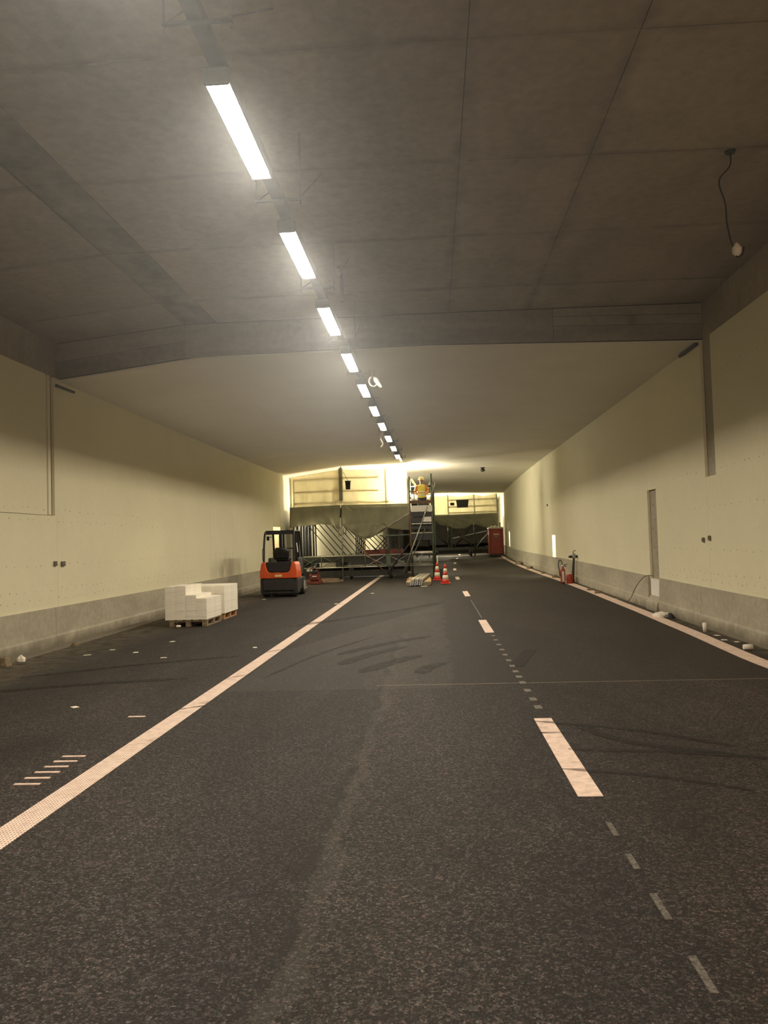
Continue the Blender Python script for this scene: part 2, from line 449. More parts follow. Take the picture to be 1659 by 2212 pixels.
def sweep(prof, y0, y1, st=2.0, wf=0.0, mb=None):
    """closed (lat, h) profile carried along the road from y0 to y1; wf = how far it follows the crossfall"""
    mb = mb or MB(); ys = ysteps(y0, y1, st); n = len(prof)
    vs = [P(l, y, h, wf) for y in ys for l, h in prof]; fs = []
    for i in range(len(ys) - 1):
        for k in range(n):
            j = (k + 1) % n
            fs.append((i * n + k, i * n + j, i * n + n + j, i * n + n + k))
    fs.append(tuple(range(n - 1, -1, -1))); fs.append(tuple((len(ys) - 1) * n + i for i in range(n)))
    return mb.add(vs, fs)
def rect(l0, l1, h0, h1): return [(l0, h0), (l1, h0), (l1, h1), (l0, h1)]

Y0, Y1 = -16.0, 112.0
# ------------------------------------------------------------------ floor
XS = [-7.2, -5, -2.5, 0, .95, 2, 3, 4, 5.0]
ysf = ysteps(Y0, Y1, 1.0)
mb = MB()
top = [(x + off(y), y, road(x, y)) for y in ysf for x in XS]
nx = len(XS)
mb.add(top, [(j * nx + i, j * nx + i + 1, (j + 1) * nx + i + 1, (j + 1) * nx + i) for j in range(len(ysf) - 1) for i in range(nx - 1)])
FLOOR = mb.build('floor', 'asphalt', kind='structure', label='dark asphalt roadway of the tunnel')
def slab(pts_fn, y0, y1, l0, l1, name, m, h=.004, st=.5, label=None):
    mb = MB(); ys = ysteps(y0, y1, st); vs = []; fs = []
    for y in ys:
        a, b = (l0(y), l1(y)) if callable(l0) else (l0, l1)
        for l, hh in ((a, .0005), (b, .0005), (b, h), (a, h)):
            x = l
            vs.append((x + off(y), y, road(x, y) + hh))
    for i in range(len(ys) - 1):
        for k in range(4):
            j = (k + 1) % 4; fs.append((i * 4 + k, i * 4 + j, i * 4 + 4 + j, i * 4 + 4 + k))
    fs.append((3, 2, 1, 0)); n = len(ys) - 1; fs.append((n * 4, n * 4 + 1, n * 4 + 2, n * 4 + 3))
    mb.add(vs, fs)
    return mb.build(name, m, FLOOR, label=label)
slab(None, -3, 42, -2.68, -2.48, 'lane_line', 'line_grid', label='white profiled solid line left of the lane')
def rl(y):
    pts = [(-5, 4.08), (10.9, 4.12), (13.7, 4.25), (17.5, 4.34), (23, 4.38), (62, 4.34), (75, 4.3)]
    for (a, p), (b, q) in zip(pts, pts[1:]):
        if y <= b: return p + (q - p) * max(0, (y - a) / (b - a))
    return pts[-1][1]
slab(None, -3, 75, lambda y: rl(y) - .12, lambda y: rl(y) + .12, 'edge_line', 'line', label='white solid edge line along the right barrier')
for k in range(8):
    yy = 5.32 + 9.35 * k
    if k == 3: yy += .3
    slab(None, yy, yy + 2.3, .87, 1.03, 'lane_dash', 'line', st=.4)
for k, yy in enumerate([9.85, 9.45, 8.95, 10.25, 10.7, 11.2, 11.75, 12.3, 12.9, 13.5, 14.1, 8.45, 8.05]):
    slab(None, yy, yy + .16, .94, 1.01, 'paint_spot', 'worn', st=.2)
for yy, L in [(4.62, .22), (4.16, .2), (3.62, .26), (3.05, .26), (2.4, .3)]:
    slab(None, yy, yy + L, .942, .974, 'paint_spot', 'worn_faint', st=.2)
slab(None, 17.4, 22.5, .96, .98, 'paint_spot', 'worn', st=.5)
# six short white bars at the left of the line
for k in range(6):
    yy = 5.72 + .152 * k
    slab(None, yy, yy + .028, -3.07, -2.88, 'marking_bar', 'line', h=.006)
slab(None, 7.98, 8.02, -3.10, -2.93, 'marking_bar', 'line', h=.006)
# dark repair patch beside the dashes
slab(None, 10.75, 12.3, lambda y: .92 + (y - 10.75) * .24, lambda y: 1.12 + (y - 10.75) * .24, 'asphalt_patch', 'road_patch', h=.003)
def tyre(pts, w, nm='tyre_mark'):
    mb = MB(); vs = []; fs = []
    for i, (x, y) in enumerate(pts):
        a = Vector(pts[max(0, i - 1)]); b = Vector(pts[min(len(pts) - 1, i + 1)])
        t = (b - a).normalized(); n = Vector((-t.y, t.x)) * w / 2 * (1 if 0 < i < len(pts) - 1 else .3)
        for sgn in (-1, 1):
            px, py = x + n.x * sgn, y + n.y * sgn
            vs.append((px + off(py), py, road(px, py) + .0055))
    for i in range(len(pts) - 1): fs.append((2 * i, 2 * i + 1, 2 * i + 3, 2 * i + 2))
    mb.add(vs, fs); return mb.build(nm, 'rubber', FLOOR)
def arc(p, q, bend, n=9):
    p, q = Vector(p), Vector(q); t = q - p; nn = Vector((-t.y, t.x)) * bend
    return [tuple(p + t * (i / n) + nn * math.sin(PI * i / n)) for i in range(n + 1)]
for p, q, bd, w in [((.84, 7.5), (2.3, 6.5), .08, .09), ((.84, 7.05), (1.08, 7.05), 0, .05), ((.85, 5.95), (2.0, 5.4), .06, .07),
                    ((1.0, 6.5), (3.0, 5.9), .05, .10), ((1.2, 7.4), (2.2, 6.3), -.15, .12), ((2.2, 5.7), (2.8, 5.4), .1, .16),
                    ((-1.5, 12.2), (-.1, 14.4), .04, .22), ((-1.35, 11.2), (-.5, 13.0), .05, .24), ((-1.0, 10.5), (-.25, 12.0), .03, .26),
                    ((-2.2, 10.2), (-1.1, 14.5), .03, .06), ((-2.71, 10.2), (-2.45, 10.5), 0, .05), ((-2.71, 12.6), (-2.45, 13.0), 0, .06),
                    ((-2.71, 8.3), (-2.45, 8.5), 0, .05), ((-6, 9.2), (-3.2, 10.3), .06, .2), ((-5.6, 10.6), (-3, 12.3), .05, .16),
                    ((.2, 22), (-3, 16.5), .02, .25), ((-.2, 10.3), (.1, 11.2), .1, .22)]:
    tyre(arc(p, q, bd), w)

# ------------------------------------------------------------------ side walls
PL, PR = -6.70, 4.70            # faces of the wall boards
def wall(name, l0, l1, h0, h1, holes):
    """concrete wall between lat l0..l1 with rectangular openings (y0,y1,h0,h1)"""
    yb = sorted(set(ysteps(Y0, Y1, 4.0) + [h for q in holes for h in q[:2]]))
    hb = sorted(set([h0, h1] + [h for q in holes for h in q[2:]]))
    mb = MB()
    for a, b in zip(yb, yb[1:]):
        for c, d in zip(hb, hb[1:]):
            if any(q[0] <= a and b <= q[1] and q[2] <= c and d <= q[3] for q in holes): continue
            vs = [P(l, y, h) for y in (a, b) for l, h in rect(l0, l1, c, d)]
            mb.add(vs, [(3, 2, 1, 0), (4, 5, 6, 7), (0, 1, 5, 4), (1, 2, 6, 5), (2, 3, 7, 6), (3, 0, 4, 7)])
    return mb.build(name, 'wallc', kind='structure', recalc=True)
HL = [(33.6, 35.1, .85, 2.42)]
HR = [(31.75, 32.55, .82, 1.72), (55.6, 56.6, .95, 1.95)]
WL = wall('wall_left', -7.05, -6.755, -.3, 5.6, HL)
WR = wall('wall_right', 4.755, 5.05, -.3, 5.75, HR)
tag(WL, 'left concrete tunnel wall clad with cream boards'); tag(WR, 'right concrete tunnel wall clad with cream boards')
TL, TR = 4.80, 4.98             # top of the boards
def pan(side, y0, y1, h0, h1):
    f, par = (PL, WL) if side == 'l' else (PR, WR)
    l0, l1 = (f - .05, f) if side == 'l' else (f, f + .05)
    return sweep(rect(l0, l1, h0, h1), y0 + .003, y1 - .003, 3.0).build('wall_board', 'panel', par)
BT = .70
for y0, y1, h0, h1 in [(Y0, 3, BT, TL), (3, 14.08, BT, 2.315), (3, 13.72, 2.323, TL), (13.765, 13.87, 2.33, TL), (14.08, 24, BT, 2.315),
                       (14.0, 24, 2.315, TL), (24, 33.6, BT, TL), (33.6, 35.1, BT, .85), (33.6, 35.1, 2.42, TL), (35.1, 48, BT, TL), (48, 80, BT, TL)]:
    pan('l', y0, y1, h0, h1)
for y0, y1, h0, h1 in [(Y0, 3, BT, TR), (3, 14.19, BT, 2.63), (3, 13.7, 2.63, TR), (14.19, 17.36, BT, 2.63), (14.22, 18.05, 2.63, TR),
                       (18.05, 31.75, BT, TR), (31.75, 32.55, BT, .82), (31.75, 32.55, 1.72, TR), (32.55, 55.6, BT, TR),
                       (55.6, 56.6, BT, .95), (55.6, 56.6, 1.95, TR), (56.6, 84, BT, TR)]:
    pan('r', y0, y1, h0, h1)
# fixing screws of the boards, far too many to count
for side, rows, par in (('l', [(.86, 3, 24), (1.02, 3, 26), (1.45, 3, 27), (2.22, 3, 20), (2.42, 3, 18), (3.2, 3, 12)], WL),
                        ('r', [(.86, 3, 17), (.98, 3, 17), (1.38, 3, 22), (2.12, 3, 22), (2.75, 3, 16), (4.3, 3, 13)], WR)):
    mb = MB(); f = PL if side == 'l' else PR
    for h, a, b in rows:
        y = a
        while y < b:
            y += random.uniform(.16, .42)
            if side == 'r' and 17.2 < y < 18.2: continue
            if h > 2.35 and 13.6 < y < 14.3: continue
            r = random.uniform(.007, .014); hh = h + random.uniform(-.02, .02)
            cx, cy, cz = P(f, y, hh); d = .002 if side == 'l' else -.002
            mb.add([(cx + d, cy + r * 1.5 * math.cos(k * PI / 3), cz + r * math.sin(k * PI / 3)) for k in range(6)] +
                   [(cx - d, cy + r * 1.5 * math.cos(k * PI / 3), cz + r * math.sin(k * PI / 3)) for k in range(6)],
                   [(0, 1, 2, 3, 4, 5)] + [(k, (k + 1) % 6, 6 + (k + 1) % 6, 6 + k) for k in range(6)])
    mb.build('screw_heads', mat('screw_filler', (.46, .42, .29), .8), par, kind='stuff')
# lit openings
def niche(side, q, depth, par, pw, col):
    y0, y1, h0, h1 = q; s = -1 if side == 'l' else 1
    a = -6.755 if side == 'l' else 4.755; b = a + s * depth; t = .05
    mb = MB()
    sweep(rect(*sorted((b, b + s * t)), h0 - t, h1 + t), y0 - t, y1 + t, 2, mb=mb)
    sweep(rect(*sorted((a + s * .30, b)), h0 - t, h0), y0 - t, y1 + t, 2, mb=mb)
    sweep(rect(*sorted((a + s * .30, b)), h1, h1 + t), y0 - t, y1 + t, 2, mb=mb)
    sweep(rect(*sorted((a + s * .30, b)), h0, h1), y0 - t, y0, 2, mb=mb)
    sweep(rect(*sorted((a + s * .30, b)), h0, h1), y1, y1 + t, 2, mb=mb)
    o = mb.build('lit_recess', 'white', par, label='brightly lit recess behind the wall boards')
    c = P(a + s * depth * .5, (y0 + y1) / 2, h1 - .12)
    lamp('recess_lamp', 'POINT', c, pw, col, .08)
niche('l', HL[0], 1.0, WL, 170, (1, .85, .5))
niche('r', HR[0], .8, WR, 80, (1, .92, .7))
niche('r', HR[1], .8, WR, 80, (1, .92, .7))
tag(sweep(rect(-7.25, -7.2, .86, 2.35), 34.45, 35.0).build('hung_sheet', 'orange_cloth', WL), 'orange sheet hanging inside the lit recess')

# ------------------------------------------------------------------ barriers (baseboards)
def barrier_prof(s):
    f = -6.66 if s < 0 else 4.66
    b = -6.752 if s < 0 else 4.752
    d = -s
    return [(b, -.05), (f + d * .03, -.05), (f + d * .03, .20), (f + d * .01, .235), (f, .70 if s > 0 else .70), (b, .70)]
BL = sweep([(-6.752, -.12), (-6.70, -.12), (-6.70, .1), (-6.752, .1)], Y0, Y1, 2, 1).build('baseboard_left', 'barrier', kind='structure', label='grey concrete plinth along the left wall')
BR = sweep([(4.752, -.12), (4.70, -.12), (4.70, .1), (4.752, .1)], Y0, Y1, 2, 1).build('baseboard_right', 'barrier', kind='structure', label='grey concrete plinth along the right wall')
for y0, y1 in [(Y0, -6), (-6, 3.9), (3.9, 13.9), (13.9, 24), (24, 34), (34, 46), (46, 60), (60, 85)]:
    sweep(barrier_prof(-1), y0 + .006, y1 - .006, 2, 1).build('barrier_segment', 'barrier', BL)
for y0, y1 in [(Y0, -6), (-6, 4.2), (4.2, 14.6), (14.6, 17.25), (18.1, 23.4), (23.4, 28.2), (28.2, 38), (38, 50), (50, 62), (62, 85)]:
    sweep(barrier_prof(1), y0 + .006, y1 - .006, 2, 1).build('barrier_segment', 'barrier', BR)
# low gap in the right barrier with a pale block
sweep([(4.752, -.05), (4.58, -.05), (4.60, .16), (4.70, .30), (4.752, .30)], 17.26, 18.09, 1, 1).build('barrier_sill', 'barrier', BR)
sweep(rect(4.68, 4.752, .30, .66), 17.3, 17.98, 1, 1).build('pale_infill_block', 'white', BR, label='pale block closing the gap in the barrier')
# kerb ribbon at the foot of the left barrier
for y0, y1 in [(Y0, 5), (5, 16), (16, 28), (28, 45), (45, 70)]:
    sweep([(-6.62, -.04), (-6.46, -.04), (-6.47, .012), (-6.62, .02)], y0, y1 - .01, 2, 1).build('kerb_strip', 'barrier', BL)

# ------------------------------------------------------------------ ceilings
YB = 14.2
CN = [(-6.80, 5.47), (-4.33, 5.715), (0, 5.72), (4.80, 5.68)]     # underside of the near deck
CF = [(-6.80, 4.752), (-4.13, 5.07), (0, 5.10), (4.80, 4.98)]     # underside of the lowered far ceiling
def under(prof, x):
    for (a, p), (b, q) in zip(prof, prof[1:]):
        if x <= b: return p + (q - p) * (x - a) / (b - a)
    return prof[-1][1]
mb = MB()
sweep([(x, h) for x, h in CN] + [(4.8, 6.2), (-6.8, 6.2)], Y0, YB + .35, 2, mb=mb)
sweep([(x, h + .03) for x, h in CF] + [(4.8, 6.2), (-6.8, 6.2)], YB + .36, Y1, 2, mb=mb)
CEIL = mb.build('ceiling', 'joint', kind='structure', label='concrete tunnel ceiling')
cols = [(-6.79, -4.36, 'ceil'), (-4.34, -3.77, 'ceil_band'), (-3.76, -1.72, 'ceil_b'), (-1.712, .397, 'ceil'), (.403, 1.773, 'ceil_b'), (1.778, 4.79, 'ceil')]
rows = [Y0, -8, -2.1, 2.2, 4.3, 6.4, 8.5, 10.62, 12.85, 14.19]
for a, b in zip(rows, rows[1:]):
    for x0, x1, m in cols:
        t = random.uniform(.016, .024)
        if m != 'ceil_band': m = random.choice(['ceil', 'ceil', 'ceil_b'])
        g = random.uniform(.002, .007)
        pr = [(x0, under(CN, x0) - t), (x1, under(CN, x1) - t), (x1, under(CN, x1) + .01), (x0, under(CN, x0) + .01)]
        sweep(pr, a + g, b - g, 2).build('ceiling_panel', m, CEIL)
sweep([(x, h) for x, h in CF] + [(x, h + .028) for x, h in reversed(CF)], YB + .02, 88, 3).build('ceiling_board', 'board', CEIL, label='smooth pale lowered ceiling beyond the beam')
# downstand beam where the ceiling steps down
tb = sweep([(x, h - .0) for x, h in [(-6.8, 4.83), (-4.13, 5.115), (0, 5.145), (4.8, 5.025)]] + [(4.8, 5.66), (-4.33, 5.70), (-6.8, 5.45)], YB + .03, YB + .35, 1).build('trim_1', 'beam', kind='structure', label='concrete beam where the ceiling steps down')
for x0, x1, z0, z1, m, d in [(-6.78, -4.36, None, .30, 'beam', .03), (-6.78, -4.36, .31, None, 'beam2', .02), (-4.35, -2.1, None, None, 'beam2', .026),
                             (-2.09, .55, None, None, 'beam', .02), (.56, 2.2, None, None, 'beam', .026), (2.21, 4.79, None, .27, 'beam', .03),
                             (2.21, 4.79, .28, .44, 'beam2', .018), (2.21, 4.79, .45, None, 'beam2', .03)]:
    lo = lambda x: under(CF, x) + .045 if z0 is None else under(CF, x) + .045 + z0
    hi = lambda x: under(CN, x) - .03 if z1 is None else under(CF, x) + .045 + z1
    pr = [(x0, lo(x0)), (x1, lo(x1)), (x1, hi(x1)), (x0, hi(x0))]
    sweep(pr, YB + .03 - d, YB + .03, 1).build('formwork_panel', m, tb)
# far end wall of the tube
sweep(rect(-7.05, 5.05, -.4, 6.2), Y1 - .3, Y1, 1).build('wall_far', 'wallc', kind='structure')

# ------------------------------------------------------------------ luminaires
ORD = ['nearest', 'second', 'third', 'fourth', 'fifth', 'sixth', 'seventh', 'eighth', 'ninth', 'tenth', 'eleventh', 'twelfth']
def light_z(y): return 4.93 + rise(y) * .6
def luminaire(idx, y):
    x = -1.42 + max(0, y - 12) * .008
    lab = ORD[idx] + ' tube luminaire in the ceiling line, counted from the camera' if idx >= 0 else ORD[-1 - idx] + ' tube luminaire overhead or behind the camera, counted backwards'
    t = thing('tunnel_luminaire', lab, 'lamp', (x, y, light_z(y)), 0, 'tube luminaires in a line along the tunnel ceiling')
    L = .73
    mb = MB(); mb.cbox((0, 0, .075), (.17, 2 * L, .07), .015)
    mb.box((-.092, 0, .05), (.012, 2 * L, .10)); mb.box((.092, 0, .05), (.012, 2 * L, .10))
    mb.build('housing', 'housing', t)
    mb = MB(); mb.box((0, 0, .037), (.17, 2 * L - .04, .012)); mb.build('diffuser', 'lampface', t)
    for s in (-1, 1):
        MB().cbox((0, s * (L + .015), .05), (.19, .03, .13), .012).build('end_cap', 'housing', t)
    o = lamp('luminaire_light', 'AREA', (0, 0, .026), LUM_POWER, LUM_COL, .03, 2 * L - .1)
    o.parent = t
    return t
for k in range(-7, 0): luminaire(k, 6.24 + 2.72 * k)
for k in range(0, 10): luminaire(k, 6.24 + 2.72 * k)

# cable tray that carries the line of lamps
tray = thing('cable_tray', 'grey cable tray hung from the ceiling carrying the line of lamps', 'cable tray', (0, 0, 0))
def tx(y): return -1.42 + max(0, y - 12) * .008
mb = MB()
ys = ysteps(-14, 34, 2.0)
vs = []; fs = []
for y in ys:
    for dx, dz in ((-.055, .125), (.055, .125), (.055, .20), (-.055, .20)): vs.append((tx(y) + dx, y, light_z(y) + dz))
for i in range(len(ys) - 1):
    for k in range(4):
        j = (k + 1) % 4; fs.append((i * 4 + k, i * 4 + j, i * 4 + 4 + j, i * 4 + 4 + k))
fs += [(3, 2, 1, 0), tuple((len(ys) - 1) * 4 + i for i in range(4))]
mb.add(vs, fs).build('tray_channel', 'traygrey', tray)
def ceil_z(x, y): return rise(y) + under(CN if y < YB else CF, x)
for k in range(-3, 11):
    y = 5.0 + 2.72 * k; x = tx(y); z = light_z(y) + .11
    MB().beam((x - .22, y, z), (x + .24, y, z), .03, .02).build('crossbar', 'traygrey', tray)
    top = ceil_z(x, y)
    for s in (-.21, .23):
        MB().tube([(x + s, y, z - .05), (x + s, y, top)], .007, 6).build('hanger_rod', 'traygrey', tray)
    if y < YB:
        MB().tube([(x + .23, y, z + .02), (x + .34, y + .9, top)], .008, 6).build('brace_rod', 'traygrey', tray)
        MB().tube([(x - .21, y, z), (x - .05, y, z + .1)], .006, 6).build('brace_rod', 'traygrey', tray)
p = MB().tube([(-1.22, 11.6, 5.73), (-1.22, 11.6, 5.2)], .028, 10)
p.box((-1.22, 11.6, 5.72), (.12, .12, .02))
p.build('hanging_conduit', 'charcoal', label='dark vertical conduit hanging from the ceiling right of the lamps', cat='pipe')

# ------------------------------------------------------------------ hanging cables and ceiling fittings
def smooth(pts, n=6):
    out = []; p = [Vector(q) for q in pts]; p = [p[0]] + p + [p[-1]]
    for i in range(1, len(p) - 2):
        for k in range(n):
            t = k / n; a, b, c, d = p[i - 1], p[i], p[i + 1], p[i + 2]
            out.append(.5 * ((2 * b) + (-a + c) * t + (2 * a - 5 * b + 4 * c - d) * t * t + (-a + 3 * b - 3 * c + d) * t ** 3))
    out.append(p[-2]); return out
hc = thing('hanging_cable', 'black cable hanging from the ceiling with a pale fitting at its end', 'cable', (3.24, 8.57, 5.68))
zc = ceil_z(3.24, 8.57) - 5.68
MB().lathe([(.05, zc - .045), (.055, zc - .02), (.055, zc)], n=14).build('ceiling_plate', 'black', hc)
MB().tube(smooth([(0, 0, zc), (0, 0, -.12), (-.03, 0, -.19), (-.118, 0, -.285), (-.123, 0, -.384), (-.075, 0, -.56), (-.068, 0, -.76), (-.038, 0, -.956), (-.01, 0, -1.02)]), .008, 8).build('cord', 'cable', hc)
MB().lathe([(.02, -1.12), (.045, -1.09), (.05, -1.04), (.025, -1.0), (.012, -.98)], (.02, 0, 0), 14).build('fitting', 'label', hc)
MB().tube(smooth([(-.02, 0, -1.05), (.02, 0, -1.13), (.07, 0, -1.11), (.095, 0, -1.03)]), .009, 8).build('clip', 'cable', hc)
cc = thing('cable_coil', 'white coiled cable hanging below the ceiling right of the lamps', 'cable', (-1.04, 15.42, 5.1))
MB().tube([(-.01, 0, ceil_z(-1.04, 15.42) - 5.1), (0, 0, -.2)], .006, 6).build('cord', 'cable', cc)
for j in range(3):
    MB().tube([(-.02 + .085 * math.cos(a) + j * .008, .02 * j, -.30 + .1 * math.sin(a)) for a in [2 * PI * q / 24 for q in range(25)]], .011, 6, False).build('loop', 'cable_white', cc)
MB().tube(smooth([(.02, 0, -.2), (.05, 0, -.30), (.10, 0, -.38), (.14, 0, -.43)]), [.02, .045, .05, .05, .05, .055, .05, .045, .045, .04, .04, .04, .035, .035, .03, .03, .025, .02, .012][:19], 8).build('bundle', 'cable_white', cc)
MB().tube(smooth([(-1.40, 24.3, light_z(24.3) + .17), (-1.44, 24.3, light_z(24.3) + .09), (-1.5, 24.3, 4.93), (-1.5, 24.3, 4.82), (-1.44, 24.3, 4.70), (-1.5, 24.3, 4.6)]), .022, 8).build('cable_end', 'cable_white', label='short white cable end dangling beside a far ceiling lamp', cat='cable')
d = thing('ceiling_detector', 'small dark detector on the far ceiling right of the scaffold', 'detector', (2.45, 38.9, ceil_z(2.45, 38.9)))
MB().lathe([(.03, -.2), (.1, -.18), (.12, -.1), (.07, -.08), (.07, 0)], n=14).build('detector_body', 'charcoal', d)
MB().lathe([(.13, -.02), (.13, 0)], n=14).build('mount_plate', 'charcoal', d)
# conduits and junction boxes at the wall tops
MB().beam(P(-6.67, 14.05, 4.66), P(-6.64, 14.72, 4.655), .035, .04).build('edge_bracket', 'charcoal', label='short dark bracket under the ceiling edge on the left wall', cat='bracket')
MB().beam(P(4.66, 14.25, 4.95), P(4.64, 15.15, 4.94), .04, .045).build('edge_bracket', 'charcoal', label='short dark bracket under the ceiling edge on the right wall', cat='bracket')
def jbox(lat, y, h, w, label):
    s = 1 if lat > 0 else -1; x, yy, z = P(lat, y, h)
    t = thing('junction_box', label, 'junction box', (x, y, z), 0, 'small junction boxes on the walls')
    MB().cbox((-s * .02, 0, 0), (.04, w, .085), .008).build('box_body', 'boxgrey', t)
    MB().lathe([(.012, -.012), (.012, .012)], (-s * .045, 0, 0), 8, 'X').build('cover_screw', 'steel', t)
jbox(PL, 13.96, 1.47, .09, 'small dark box left of the seam on the left wall')
jbox(PL, 14.26, 1.46, .13, 'small dark box right of the seam on the left wall')
jbox(PR, 14.42, 1.55, .06, 'lower left of two small dark boxes on the right wall')
jbox(PR, 14.10, 1.58, .06, 'upper right of two small dark boxes on the right wall')
jbox(PR, 33.5, 2.95, .12, 'tiny dark box high on the far right wall')
for k in range(9):
    h = [2.55, 2.38, 2.30, 1.98, 1.85, 1.80, 1.40, 1.38, .95][k]; y = [17.6, 17.5, 17.8, 17.7, 17.55, 17.85, 17.6, 17.8, 17.62][k]
    x, yy, z = P(4.754, y, h)
    MB().lathe([(.014, -.004), (.014, .01)], (x, y, z), 8, 'X').build('anchor_bolt', 'charcoal', WR)
MB().tube(smooth([P(4.70, 17.9, .72, 1), P(4.58, 18.1, .69, 1), P(4.52, 18.6, .45, 1), P(4.47, 19.0, .14, 1), P(4.44, 19.4, .02, 1)]), .007, 8).build('loose_cable', 'cable', label='dark cable hanging out of the gap in the right barrier', cat='cable')

# ------------------------------------------------------------------ forklift
def forklift():
    z0 = rise(26.3)
    t = thing('forklift', 'orange and black forklift truck parked with its back to the camera', 'forklift', (-4.97, 26.35, z0), math.radians(-1.5))
    # origin under the middle of the truck; rear = -y
    MB().cbox((0, .1, .40), (1.06, 1.5, .44), .05).build('chassis', 'charcoal', t)
    cw = MB().prism([(-.61, .60), (.61, .60), (.60, .82), (.565, 1.04), (.53, 1.12), (.45, 1.13), (.43, 1.10), (.36, .84), (.30, .79), (0, .775), (-.30, .79), (-.36, .84), (-.43, 1.10), (-.45, 1.13), (-.53, 1.12), (-.565, 1.04), (-.60, .82)], -.66, .1)
    cwo = cw.build('counterweight', 'orange', t, bevel=.025)
    MB().cbox((0, -.672, .685), (.23, .012, .07), .004).build('decal', 'decal', cwo, label='cream name strip')
    low = MB().prism([(-.59, .10), (.59, .10), (.61, .20), (.61, .595), (-.61, .595), (-.61, .20)], -.60, -.1).build('lower_counterweight', 'charcoal', t, bevel=.03)
    MB().cbox((0, -.62, .44), (.20, .05, .12), .015).build('tow_pin', 'black', low)
    MB().beam((-.45, -.605, .56), (-.30, -.605, .30), .03).beam((.45, -.605, .56), (.30, -.605, .30), .03).beam((-.38, -.605, .21), (.38, -.605, .21), .03).build('moulded_rib', 'blackmatte', low)
    MB().prism([(-.42, 1.10), (.42, 1.10), (.35, .85), (.29, .80), (-.29, .80), (-.35, .85)], -.60, -.2).build('rear_cover', 'black', t, bevel=.02)
    MB().cbox((0, .0, 1.08), (.86, 1.0, .10), .03).build('engine_hood', 'charcoal', t)
    seat = MB().cbox((0, .16, 1.20), (.46, .48, .16), .05).build('seat', 'black', t)
    mb = MB()
    mb.grid(lambda u, v: ((u - .5) * (.46 + .05 * math.sin(PI * v)) * (1 - .45 * max(0, v - .7) / .3), -.10 - .09 * v - .05 * math.cos(PI * (u - .5)), 1.22 + .36 * v), 8, 8)
    mb.build('backrest', 'black', seat, thick=.09)
    # overhead guard
    for s in (-1, 1):
        MB().tube(smooth([(s * .50, -.50, 1.06), (s * .49, -.47, 1.6), (s * .47, -.38, 2.02), (s * .45, -.2, 2.12)]), .034, 8).build('rear_post', 'black', t)
        MB().tube(smooth([(s * .50, 1.0, .62), (s * .48, .92, 1.3), (s * .45, .72, 2.0), (s * .44, .62, 2.12)]), .036, 8).build('front_post', 'black', t)
        MB().cbox((s * .47, .55, .95), (.08, .8, .6), .03).build('side_cowl', 'charcoal', t)
    rf = MB().cbox((0, .2, 2.115), (.94, .92, .055), .02)
    rf.build('guard_roof', 'black', t)
    MB().box((0, -.31, 2.055), (.90, .05, .09)).build('roof_crossbar', 'black', t)
    # mast with two uprights, crossbars and forks
    m = MB()
    for s in (-1, 1): m.box((s * .30, 1.22, 1.12), (.10, .14, 2.0)); m.box((s * .20, 1.24, 1.12), (.06, .10, 1.95))
    mo = m.build('mast', 'black', t)
    MB().box((0, 1.24, 1.55), (.62, .06, .04)).box((0, 1.24, 2.08), (.7, .08, .08)).build('mast_crossbar', 'black', mo)
    MB().box((0, 1.34, .35), (.92, .04, .42)).build('carriage', 'charcoal', mo)
    for s in (-1, 1):
        MB().box((s * .25, 1.38, .3), (.11, .04, .5)).box((s * .25, 1.88, .07), (.11, 1.02, .04)).build('fork', 'darksteel', mo)
    # wheels
    for x, y, r, w in ((-.45, -.38, .24, .19), (.45, -.38, .24, .19), (-.46, .86, .31, .20), (.46, .86, .31, .20)):
        wl = MB().lathe([(r * .6, -w / 2), (r * .93, -w / 2), (r, -w / 2 + .03), (r, w / 2 - .03), (r * .93, w / 2), (r * .6, w / 2)], (x, y, r), 20, 'X').build('wheel', 'blackmatte', t)
        MB().lathe([(r * .55, -w / 2 - .004), (r * .55, w / 2 + .004)], (x, y, r), 14, 'X').build('rim', 'grey', wl)
    MB().lathe([(.16, -.012), (.175, 0), (.16, .012)], (0, .52, 1.46), 16).build('steering_wheel', 'black', t)
    MB().tube([(0, .52, 1.46), (0, .62, 1.1)], .03, 8).build('steering_column', 'black', t)
    mir = MB().tube([(-.48, .6, 1.95), (-.56, .5, 1.93)], .012, 6).build('mirror_arm', 'black', t)
    MB().cbox((-.575, .48, 1.90), (.09, .04, .14), .012).build('mirror', 'black', mir)
    MB().tube(smooth([(.53, -.2, 1.72), (.55, -.25, 1.6), (.57, -.28, 1.46), (.565, -.28, 1.42)]), .014, 6).build('handrail', 'cable_white', t, label='white grab strap')
    MB().tube(smooth([(-.52, -.3, 1.1), (-.585, -.3, 1.2), (-.585, -.3, 1.5), (-.53, -.3, 1.62)]), .012, 6).build('handrail', 'grey', t)
forklift()

